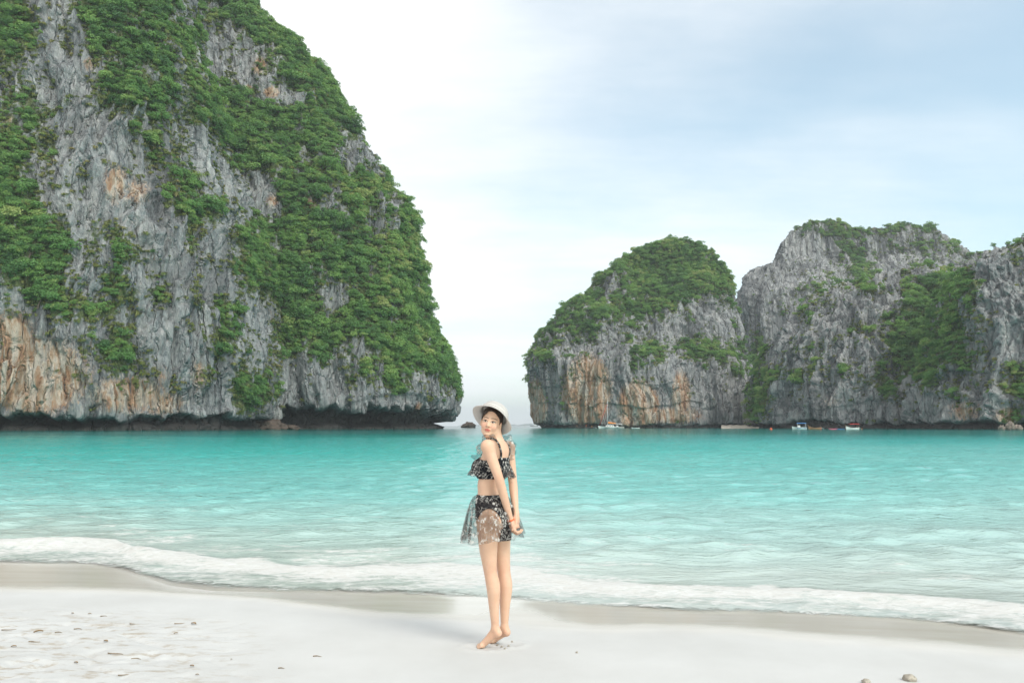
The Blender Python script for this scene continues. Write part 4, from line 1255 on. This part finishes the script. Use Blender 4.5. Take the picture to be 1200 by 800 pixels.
for P in skyline('headland', [6, 24, 44, 62, 78, 98, 116, 140, 160, 186, 204, 226, 246, 262, 290, 318, 345, 372, 398, 420, 445, 462]):
    plant(P - np.array((1.2, 0, .8)), tr_rng.uniform(1.9, 3.2), 'small tree standing out along the skyline slope of the forested headland', 'trees on the headland skyline')
def crest(name, pxs):
    s = SURF[name]; px, py = s['px'], s['py']
    for x in pxs:
        m = np.abs(px - x) < 2.5
        if not m.any(): continue
        idx = np.argwhere(m); yield s['V'][tuple(idx[np.argmin(py[m])])]
for P in crest('island', [652, 676, 700, 722, 742, 764, 786, 806, 826, 842]):
    plant(P - np.array((0, 0, 1.0)), tr_rng.uniform(2.4, 3.8), 'small tree on the skyline of the dome shaped island', 'trees on the island skyline')
for P in crest('cliff.001', [930, 948, 968, 990, 1016, 1040, 1068, 1090]):
    plant(P - np.array((0, 0, 1.0)), tr_rng.uniform(1.8, 3.0), 'small tree on the rounded summits of the tall grey wall', 'trees on the grey wall summits')
for P in crest('cliff.003', [1166, 1178, 1190]):
    plant(P - np.array((0, 0, 1.0)), tr_rng.uniform(1.6, 2.4), 'small tree on top of the craggy buttress beside the wooded slope', 'trees on the craggy buttress')
s_ = SURF['cliff']
for (x, y, z) in ((116, 366, 2.6), (108, 398, 2.0), (34, 300, 3.0), (62, 262, 2.6), (20, 246, 3.0), (62, 186, 2.4), (230, 268, 2.2), (130, 418, 2.0), (46, 352, 2.4), (180, 300, 1.8)):
    d_ = np.hypot(s_['px'] - x, s_['py'] - y)
    i_ = np.unravel_index(np.argmin(d_), d_.shape)
    plant(s_['V'][i_] + s_['N'][i_] * .3, z, 'bushy green tree rooted on a ledge of the ochre stained buttress', 'trees on the stained buttress ledges')

# ------------------------------------------------------------------ rocks at the waterline
def rock_mesh(seed, n=18, rough=.28):
    th = np.linspace(0, 2 * math.pi, 2 * n, endpoint=False); ph = np.linspace(-math.pi / 2 + .05, math.pi / 2 - .05, n)
    T, P = np.meshgrid(th, ph); d = np.stack([np.cos(P) * np.cos(T), np.cos(P) * np.sin(T), np.sin(P)], -1)
    rr = 1 + rough * fbm(d[..., 0] * 1.6, d[..., 1] * 1.6, d[..., 2] * 1.6, 4, seed) + .16 * (voro(d[..., 0] * 1.5 + 9, d[..., 1] * 1.5, d[..., 2] * 1.5, seed)[0] - .5)
    v = (d * rr[..., None]).reshape(-1, 3)
    return v, [grid_faces(n, 2 * n, True), np.arange(2 * n)[::-1][None], np.arange((n - 1) * 2 * n, n * 2 * n)[None]]
def rock_mat(name, a, b):
    k = NM(name); o = k.obj()
    return k.done(k.bsdf(k.mix(k.range(k.noise(o, 2.2, 6, .65), .35, .65), a, b), .9, k.bump(k.noise(o, 6, 5, .7), .6, .3), spec=.15))
DARKROCK = rock_mat('wet_brown_rock', (.035, .030, .027), (.17, .125, .10)); PALEROCK = rock_mat('pale_rock', (.10, .085, .075), (.34, .28, .235))
def boulder(px, py, Y, w, h, seed, mat, label, group=None, name='boulder', sink=.3):
    x, y, z = (float(q) for q in at_y(px, py, Y))
    v, f = rock_mesh(seed, 18, .55)
    o = mesh_np(name, v * np.array((w, w * .8, h)), f, mat, loc=(x, Y, max(z, WATER_Z) + h * (1 - 2 * sink)))
    o.rotation_euler = (0, 0, seed * 1.3)
    tag(o, label, 'rock', group)
for i, (px, w, h) in enumerate(((282, 4.5, 2.2), (294, 5.0, 2.9), (307, 4.4, 2.2), (318, 5.2, 3.0), (330, 3.6, 1.8), (343, 3.0, 1.3))):
    boulder(px, 503, 322 + i * 2.0, w, h, 31 + i, DARKROCK, 'dark brown boulder at the waterline between the buttress and the headland cave', 'boulders between buttress and headland')
for i, (px, w, h) in enumerate(((1174, 1.3, 1.3), (1184, 1.7, 2.2), (1193, 1.5, 1.4))):
    boulder(px, 504, 290 - i * .5, w, h, 51 + i, PALEROCK, 'pale tan boulder at the foot of the craggy buttress', 'boulders under the craggy buttress')
boulder(549, 501.2, 640, 6.0, 3.0, 71, DARKROCK, 'small dark rock rising from the sea beyond the headland tip', name='sea_rock', sink=.25)

# the far cove and the islands on the horizon
def cove():
    n = 40; a = np.linspace(846, 897, n); rows = []
    for py_, Y, z in ((501.6, 470, -.15), (501.0, 474, .35), (500.6, 480, .8), (500.0, 520, 2.0)):
        x, _, _ = at_y(a, 501.0 + 0 * a, Y)
        rows.append(np.stack([x, Y + 2.0 * np.sin(a * .3), z + .15 * np.sin(a * .7)], -1))
    o = mesh_np('cove_sand', np.array(rows).reshape(-1, 3), grid_faces(4, n), plain('pale_sand', (.50, .45, .38), .9, .1, .3))
    tag(o, 'little strip of pale sand in the cove between the island and the grey cliffs', 'beach', kind='structure')
cove()
def far_hill(pts, Y, seed, label):
    p = np.array(pts, float); xs = np.linspace(p[0, 0], p[-1, 0], 60); ys = np.interp(xs, p[:, 0], p[:, 1])
    x, _, z = at_y(xs, ys, Y); z = np.maximum(z + 12 * fbm(xs * .5, 0 * xs, 0 * xs, 3, seed), .5)
    rows = [np.stack([x, Y + d + 0 * x, np.where(True, z * k_ - 2, 0)], -1) for d, k_ in ((-500, 0.0), (-250, .55), (0, 1.0), (250, .6), (500, 0.0))]
    o = mesh_np('distant_island', np.array(rows).reshape(-1, 3), grid_faces(5, 60), plain('far_green', (.06, .09, .05), .9, .1, .002))
    tag(o, label, 'island', kind='structure')
far_hill([(534, 499.2), (542, 497.4), (552, 496.6), (560, 497.6), (572, 499.2)], 8500, 5, 'hazy blue island on the horizon behind the small dark sea rock')
far_hill([(590, 499.2), (600, 496.4), (607, 497.6), (614, 496.4), (622, 495.6), (632, 497.5), (650, 499.2)], 9000, 6, 'hazy blue island on the horizon beside the dome shaped island')

# ------------------------------------------------------------------ boats
WHITE = plain('white_gelcoat', (.72, .72, .70), .35, .5, 2.0, .1)
DARKHULL = plain('dark_painted_wood', (.050, .042, .038), .6, .3, 2.0)
RED = plain('red_canvas', (.42, .045, .04), .7, .2, 4.0); ORANGE = plain('orange_canvas', (.80, .27, .05), .7, .2, 4.0)
BLUE = plain('blue_canvas', (.06, .22, .50), .7, .2, 4.0); PINK = plain('pink_plastic', (.70, .14, .22), .5, .4, 4.0)
WOOD = plain('varnished_wood', (.30, .16, .075), .5, .4, 3.0); GLASS = plain('dark_glass', (.02, .03, .035), .1, .6, 3.0, .05); ALU = plain('white_aluminium', (.72, .73, .74), .35, .5, 3.0, .06)
SKINP = plain('tanned_skin', (.42, .26, .18), .6, .3, 5)
def hull(name, L, W, H, mat, parent, bow_up=.35, stern_up=0.0, stern_w=.75, draft=.25):
    n, m = 21, 9; rows = []
    for t in np.linspace(0, 1, n):                    # stern to bow along +x
        w = W / 2 * (stern_w + (1 - stern_w) * sstep(0, .35, t)) * (1 - sstep(.5, 1.0, t) ** 1.3 * .97)
        sheer = H + bow_up * max(t - .45, 0) ** 2 * 3.3 + stern_up * max(.3 - t, 0) ** 2 * 8
        row = []
        for a in np.linspace(-math.pi / 2, math.pi / 2, m):
            s = math.sin(a); c = math.cos(a)
            row.append((L * (t - .5) + .06 * L * t * (1 - c), w * np.sign(s) * abs(s) ** .6, sheer - (sheer + draft) * c ** .7))
        rows.append(row)
    A = np.array(rows).reshape(-1, 3)
    deck = np.array([[r[0], ((r[0][0] + r[-1][0]) / 2, 0, r[0][2] - .04), r[-1]] for r in rows]).reshape(-1, 3)
    F = [grid_faces(n, m), grid_faces(n, 3)[:, ::-1] + len(A), np.array([list(range(m))[::-1]])]
    return mesh_np(name, np.concatenate([A, deck]), F, mat, parent)
def box_np(name, c, s, mat, parent, taper=0.0):
    v = []
    for z in (-1, 1):
        k_ = 1 - (taper if z > 0 else 0)
        for y in (-1, 1):
            for x in (-1, 1):
                v.append((c[0] + x * s[0] / 2 * k_, c[1] + y * s[1] / 2 * k_, c[2] + z * s[2] / 2))
    f = [(0, 2, 3, 1), (4, 5, 7, 6), (0, 1, 5, 4), (2, 6, 7, 3), (0, 4, 6, 2), (1, 3, 7, 5)]
    return mesh_np(name, np.array(v), np.array(f), mat, parent, smooth=False)
def rod(name, a, b, r, mat, parent, r2=None, n=10):
    a, b = np.array(a, float), np.array(b, float); d = (b - a) / np.linalg.norm(b - a)
    s = np.cross(d, [.31, .77, .13]); s /= np.linalg.norm(s); t = np.cross(d, s); r2 = r if r2 is None else r2
    w = np.linspace(0, 2 * math.pi, n, endpoint=False)
    ring = np.cos(w)[:, None] * s + np.sin(w)[:, None] * t
    return mesh_np(name, np.concatenate([a + ring * r, b + ring * r2]), [grid_faces(2, n, True), np.arange(n)[::-1][None], np.arange(n, 2 * n)[None]], mat, parent)
def canopy(name, c, s, mat, parent):
    n = 9; rows = []
    for x in np.linspace(-.5, .5, 5):
        rows.append([(c[0] + x * s[0], c[1] + y * s[1], c[2] + s[2] * (1 - 4 * y * y)) for y in np.linspace(-.5, .5, n)])
    A = np.array(rows).reshape(-1, 3); B = A - np.array((0, 0, .05))
    F = grid_faces(5, n); return mesh_np(name, np.concatenate([A, B]), [F, F[:, ::-1] + len(A)], mat, parent)
def at_water(px, Y):
    return float(at_y(px, 501, Y)[0]), Y, WATER_Z
def figure(x, y, z, shirt, label, group, h=1.65, sit=False):
    """a small far-off person: one continuous lathed body with legs, torso, arms and head"""
    sx = np.array
    def f(p):
        leg_h = .48 * h
        if sit:
            d = np.minimum(cap(p, (0, -.1, .12), (.42, -.1, .14), .09, .07), cap(p, (0, .1, .12), (.42, .1, .14), .09, .07)); b0 = .12
        else:
            d = np.minimum(cap(p, (.02, -.10, .05), (0, -.08, leg_h), .06, .09), cap(p, (-.02, .10, .05), (0, .08, leg_h), .06, .09)); b0 = leg_h
        d = smin(d, ell(p, (0, 0, b0 + .30), (.12, .19, .33)), .08)
        d = smin(d, np.minimum(cap(p, (0, -.19, b0 + .50), (.12, -.27, b0 + .06), .06, .045), cap(p, (0, .19, b0 + .50), (.12, .27, b0 + .06), .06, .045)), .05)
        d = smin(d, cap(p, (0, 0, b0 + .56), (0, 0, b0 + .72), .06, .055), .04)
        return smin(d, ell(p, (.01, 0, b0 + .80), (.10, .085, .125)), .03)
    v, fa = iso_mesh(f, (-.35, -.45, -.08), (.65, .45, 1.85), .035)
    hi = v[:, 2].max()
    C = np.tile(np.array((.42, .26, .18)), (len(v), 1)); C[(v[:, 2] < hi - .28) & (v[:, 2] > hi - .95) & (np.abs(v[:, 1]) < .24)] = shirt; C[v[:, 2] > hi - .08] = (.02, .016, .014)
    k = NM('far_person'); m = k.done(k.bsdf(k.attr('Col', 'Color'), .7, spec=.2))
    o = mesh_np('person', v, fa, m, attrs={'Col': C}, loc=(x, y, z)); o.rotation_euler = (0, 0, random.uniform(0, 6.28))
    tag(o, label, 'person', group)

def sailing_boat():
    x, y, z = at_water(713.5, 486)
    r = empty('sailing_boat', (x, y, z), math.pi + .12)
    h = hull('hull', 12.5, 3.6, 1.15, WHITE, r, .5, .1)
    rod('rub_rail', (-6.2, 1.42, .55), (3.2, 1.75, .62), .12, DARKHULL, h); rod('rub_rail', (-6.2, -1.42, .55), (3.2, -1.75, .62), .12, DARKHULL, h)
    c = box_np('cabin', (-.6, 0, 1.6), (5.2, 2.3, 1.0), WHITE, r, .14)
    for sgn in (1, -1):
        for xx in (-2.2, -.6, 1.0):
            box_np('window', (xx, sgn * 1.10, 1.62), (1.1, .06, .36), GLASS, c)
    mast = rod('mast', (.8, 0, 1.0), (.8, 0, 17.2), .17, ALU, r, .11)
    rod('spreader', (.8, -1.1, 9.2), (.8, 1.1, 9.2), .06, ALU, mast)
    rod('boom', (.7, 0, 3.0), (-4.8, 0, 2.7), .12, ALU, r)
    # folded sail under its orange cover
    n = 20; rows = []
    for t in np.linspace(0, 1, n):
        rr = .30 + .38 * (1 - t); rows.append([(.6 - 5.2 * t, .75 * rr * math.cos(a), 3.25 - .4 * t + rr * .95 * math.sin(a) + .25) for a in np.linspace(0, 2 * math.pi, 12, endpoint=False)])
    mesh_np('sail_cover', np.array(rows).reshape(-1, 3), grid_faces(n, 12, True), ORANGE, r)
    rod('furled_jib', (6.0, 0, 1.7), (.95, 0, 15.2), .26, RED, r, .12)
    rod('backstay', (-6.0, 0, 1.2), (.8, 0, 17.1), .03, ALU, r); rod('shroud', (.6, 1.7, 1.1), (.8, 0, 14), .03, ALU, r); rod('shroud', (.6, -1.7, 1.1), (.8, 0, 14), .03, ALU, r)
    tag(r, 'sailing boat with bare white mast, furled red jib and orange sail cover', 'boat')
def longtail(px, Y, ang, label, mat=DARKHULL, L=10.0, roof=None, group=None):
    x, y, z = at_water(px, Y)
    r = empty('longtail_boat', (x, y, z), ang)
    h = hull('hull', L, 1.9, .75, mat, r, .9, .5, .5)
    rod('prow', (L * .5, 0, 1.0), (L * .58, 0, 2.1), .14, WOOD, r, .07)
    rod('propeller_shaft', (-L * .45, 0, .9), (-L * .72, .3, .2), .06, ALU, r)
    box_np('engine', (-L * .44, 0, 1.1), (.7, .45, .5), DARKHULL, r, .2)
    for xx in (-2.0, -.4, 1.2): box_np('bench', (xx, 0, .68), (.35, 1.5, .08), WOOD, r)
    if roof is not None:
        canopy('canopy', (-.6, 0, 2.3), (4.6, 1.9, .25), roof, r)
        for xx in (-2.6, 1.4):
            for yy in (-.8, .8): rod('canopy_post', (xx, yy, .6), (xx, yy, 2.35), .04, WOOD, r)
    tag(r, label, 'boat', group); return x, y, z
def speedboat(px, Y, ang, label, L=8.5, top=BLUE, stripe=RED):
    x, y, z = at_water(px, Y)
    r = empty('speedboat', (x, y, z), ang)
    h = hull('hull', L, 2.5, .95, WHITE, r, .45)
    for sgn in (1, -1): rod('stripe', (-L * .47, sgn * 1.02, .60), (L * .22, sgn * 1.26, .66), .10, stripe, h)
    box_np('console', (.3, 0, 1.35), (1.2, 1.2, .9), WHITE, r, .15); box_np('windscreen', (.95, 0, 1.75), (.10, 1.3, .45), GLASS, r)
    canopy('canopy', (-.8, 0, 2.7), (4.0, 2.2, .25), top, r)
    for xx in (-2.6, .9):
        for yy in (-.95, .95): rod('canopy_post', (xx, yy, .8), (xx, yy, 2.75), .045, ALU, r)
    for yy in (-.45, .45): box_np('outboard_motor', (-L * .52, yy, .95), (.5, .35, .85), DARKHULL, r, .2)
    tag(r, label, 'boat')
sailing_boat()
x, y, z = longtail(686, 484, math.pi + .05, 'low dark wooden boat beside the sailing boat off the orange scarred island')
figure(x + .5, y, z + .7, (.45, .10, .06), 'person in red standing in the low dark wooden boat', None)
figure(x + 4.0, y - .1, z + .72, (.75, .35, .10), 'person in orange sitting at the end of the low dark wooden boat', None, sit=True)
speedboat(724, 494, math.pi - .1, 'white motor boat with pale canopy moored close behind the sailing boat', 8.0, WHITE, WOOD)
def dinghy(px, Y, L, ang, label, mat=WHITE):
    x, y, z = at_water(px, Y)
    r = empty('dinghy', (x, y, z), ang); hull('hull', L, 1.6, .5, mat, r, .2)
    box_np('bench', (-.3, 0, .44), (.35, 1.25, .07), WOOD, r); box_np('bench', (.9, 0, .44), (.3, 1.1, .07), WOOD, r)
    box_np('outboard_motor', (-L * .53, 0, .6), (.3, .28, .6), DARKHULL, r, .2)
    tag(r, label, 'boat')
dinghy(745, 470, 4.6, math.pi, 'small white dinghy lying off the orange scarred rock face')
speedboat(937, 352, math.pi - .2, 'white motor boat with blue canopy under the broad grey cliff', 6.0, BLUE, BLUE)
longtail(999, 335, math.pi + .2, 'white longtail boat with red awning near the kayaks under the grey cliff', WHITE, 6.0, RED)
longtail(955, 350, math.pi, 'long low wooden boat under the broad grey cliff', WOOD, 5.5)
def kayak(px, Y, mat, label):
    x, y, z = at_water(px, Y)
    r = empty('kayak', (x, y, z), math.pi + random.uniform(-.2, .2))
    n = 17; rows = []
    for t in np.linspace(-1, 1, n):
        w = .38 * (1 - t * t) ** .7 + .01; rows.append([(2.0 * t, w * math.cos(a), .16 + .20 * t * t + .17 * (1 - .5 * t * t) * math.sin(a)) for a in np.linspace(0, 2 * math.pi, 12, endpoint=False)])
    mesh_np('hull', np.array(rows).reshape(-1, 3), grid_faces(n, 12, True), mat, r); box_np('seat', (-.2, 0, .36), (.5, .4, .14), DARKHULL, r, .2); box_np('seat', (.8, 0, .36), (.5, .4, .14), DARKHULL, r, .2)
    tag(r, label, 'kayak')
kayak(976, 336, PINK, 'pink kayak afloat under the broad grey cliff'); kayak(984, 338, BLUE, 'blue kayak afloat beside the pink one under the grey cliff')
figure(*at_water(1010, 330)[:2], WATER_Z - .9, (.60, .20, .08), 'swimmer in orange standing in the shallows near the grey cliff', None)
figure(*at_water(962, 346)[:2], WATER_Z - .8, (.55, .08, .06), 'swimmer in red beside the long low wooden boat', None)
def buoy(px, py, Y, r, label):
    x, y, z = at_water(px, Y)
    if Y is None: pass
    n = 14; rows = []
    for q, h in ((.02, -.9), (.6, -.75), (.95, -.3), (1, .1), (.8, .55), (.42, .8), (.2, 1.0), (.2, 1.25), (.02, 1.28)):
        rows.append([(q * r * math.cos(a), q * r * math.sin(a), h * r) for a in np.linspace(0, 2 * math.pi, n, endpoint=False)])
    o = mesh_np('buoy', np.array(rows).reshape(-1, 3), grid_faces(9, n, True), plain('buoy_paint', (.75, .12, .04), .4, .5, 5), loc=(x, y, z + r * .25)); tag(o, label, 'buoy')
buoy(903.5, 503, 330, .55, 'round red buoy off the little sand cove')
# a ship far out in the gap
x, y, z = at_water(626, 2300)
r = empty('ship', (x, y, z - .5), math.pi); hull('hull', 22, 6, 2.2, DARKHULL, r, .8); box_np('wheelhouse', (-4, 0, 4.0), (7, 4.6, 3.6), WHITE, r, .1); rod('mast', (-2, 0, 5.5), (-2, 0, 9.5), .15, ALU, r)
tag(r, 'far off little ship on the horizon beside the dome shaped island', 'ship')

# ------------------------------------------------------------------ litter and stones on the sand
def on_sand(px, py):
    x, y, z = (float(q) for q in at_z(px, py, .0))
    for _ in range(3):
        zz = float(sand_z(np.array([x]), np.array([y]))[0] + sand_relief(np.array([x]), np.array([y]))[0])
        x, y, z = (float(q) for q in at_z(px, py, zz))
    return x, y, z
LEAFB = plain('dry_leaf', (.34, .24, .145), .8, .15, 40); TWIG = plain('driftwood', (.30, .235, .17), .85, .1, 40); CORAL = plain('bleached_coral', (.42, .38, .32), .9, .1, 25, .45)
lr = np.random.default_rng(5)
def leaf_scrap(px, py, L):
    x, y, z = on_sand(px, py); n = 9; rows = []
    for t in np.linspace(0, 1, n):
        w = L * .22 * math.sin(math.pi * min(t * .93 + .05, 1)) * lr.uniform(.8, 1.1)
        rows.append([(L * (t - .5), w * s, .006 + .12 * L * (s * s) + .10 * L * math.sin(3 * t)) for s in (-1, -.5, 0, .5, 1)])
    A = np.array(rows).reshape(-1, 3); B = A - np.array((0, 0, .0015)); F = grid_faces(n, 5)
    o = mesh_np('dry_leaf', np.concatenate([A, B]), [F, F[:, ::-1] + len(A)], LEAFB, loc=(x, y, z)); o.rotation_euler = (0, 0, lr.uniform(-.5, .5))
    tag(o, 'scrap of dry brown leaf lying on the white sand', 'leaf', 'dry leaf scraps on the sand')
def twig(px, py, L):
    x, y, z = on_sand(px, py); a = lr.uniform(-.35, .35); pts = [np.array((L * (t - .5), .10 * L * math.sin(5 * t + a * 9), .004 + .02 * L * math.sin(4 * t))) for t in np.linspace(0, 1, 7)]
    w = np.linspace(0, 2 * math.pi, 6, endpoint=False); rows = [[p + np.array((0, math.cos(q), math.sin(q))) * (.0032 * (1.3 - i / 7)) for q in w] for i, p in enumerate(pts)]
    o = mesh_np('twig', np.array(rows).reshape(-1, 3), [grid_faces(7, 6, True), np.arange(6)[::-1][None], np.arange(36, 42)[None]], TWIG, loc=(x, y, z)); o.rotation_euler = (0, 0, a)
    tag(o, 'thin brown twig lying on the white sand', 'twig', 'twigs on the sand')
for px, py, L in ((45, 741, .085), (124, 752, .06), (227, 731.5, .075), (105, 719.5, .035), (206, 742.5, .04), (16, 758, .05), (89, 777, .045), (225, 781, .045), (231, 791, .03), (85, 719, .04), (271, 773, .02)): leaf_scrap(px, py, L * .72)
for px, py, L in ((69, 741, .07), (135, 766, .14), (155, 731, .06), (122, 722, .07), (160, 772, .08), (145, 791, .08), (212, 730.5, .12), (372, 769, .07), (330, 783, .05), (40, 752, .10), (10, 738, .12), (92, 737, .08)): twig(px, py, L * .8)
def stone(px, py, r, seed, label, group=None, flat=.65):
    x, y, z = on_sand(px, py); v, f = rock_mesh(seed, 12, .4)
    o = mesh_np('stone', v * np.array((r, r * .8, r * flat)), f, CORAL, loc=(x, y, z + r * flat * .45)); o.rotation_euler = (0, 0, seed)
    tag(o, label, 'stone', group)
stone(1066, 797, .038, 81, 'larger speckled coral stone on the smooth sand'); stone(1015, 800, .026, 82, 'smaller speckled coral stone beside the larger one')
stone(676, 764.5, .011, 83, 'little dark pebble alone on the smooth sand beside the woman', None)
for i, (px, py) in enumerate(((583, 756), (588, 758), (596, 757), (600, 752), (572, 749), (592, 760))): stone(px, py, .009, 90 + i, 'crumb of damp sand kicked up round bare feet', 'sand crumbs at the feet', .8)
# ------------------------------------------------------------------ sea air
def build_haze(density=0.00014):
    x0, x1, y0, y1, z0, z1 = -13000, 13000, -120, 13000, -6.5, 262
    v = [(x, y, z) for z in (z0, z1) for y in (y0, y1) for x in (x0, x1)]
    f = [(0, 2, 3, 1), (4, 5, 7, 6), (0, 1, 5, 4), (2, 6, 7, 3), (0, 4, 6, 2), (1, 3, 7, 5)]
    k = NM('sea_air')
    pv = k.n('ShaderNodeVolumePrincipled'); pv.inputs['Color'].default_value = (0.88, 0.94, 1.0, 1); pv.inputs['Density'].default_value = density
    pv.inputs['Anisotropy'].default_value = 0.0
    k.l(pv.outputs[0], k.out.inputs['Volume'])
    ob = mesh_np('haze', np.array(v, float), np.array(f), k.m, smooth=False)
    tag(ob, 'pale humid sea air thinning the far cliffs', 'haze', kind='stuff')
build_haze()
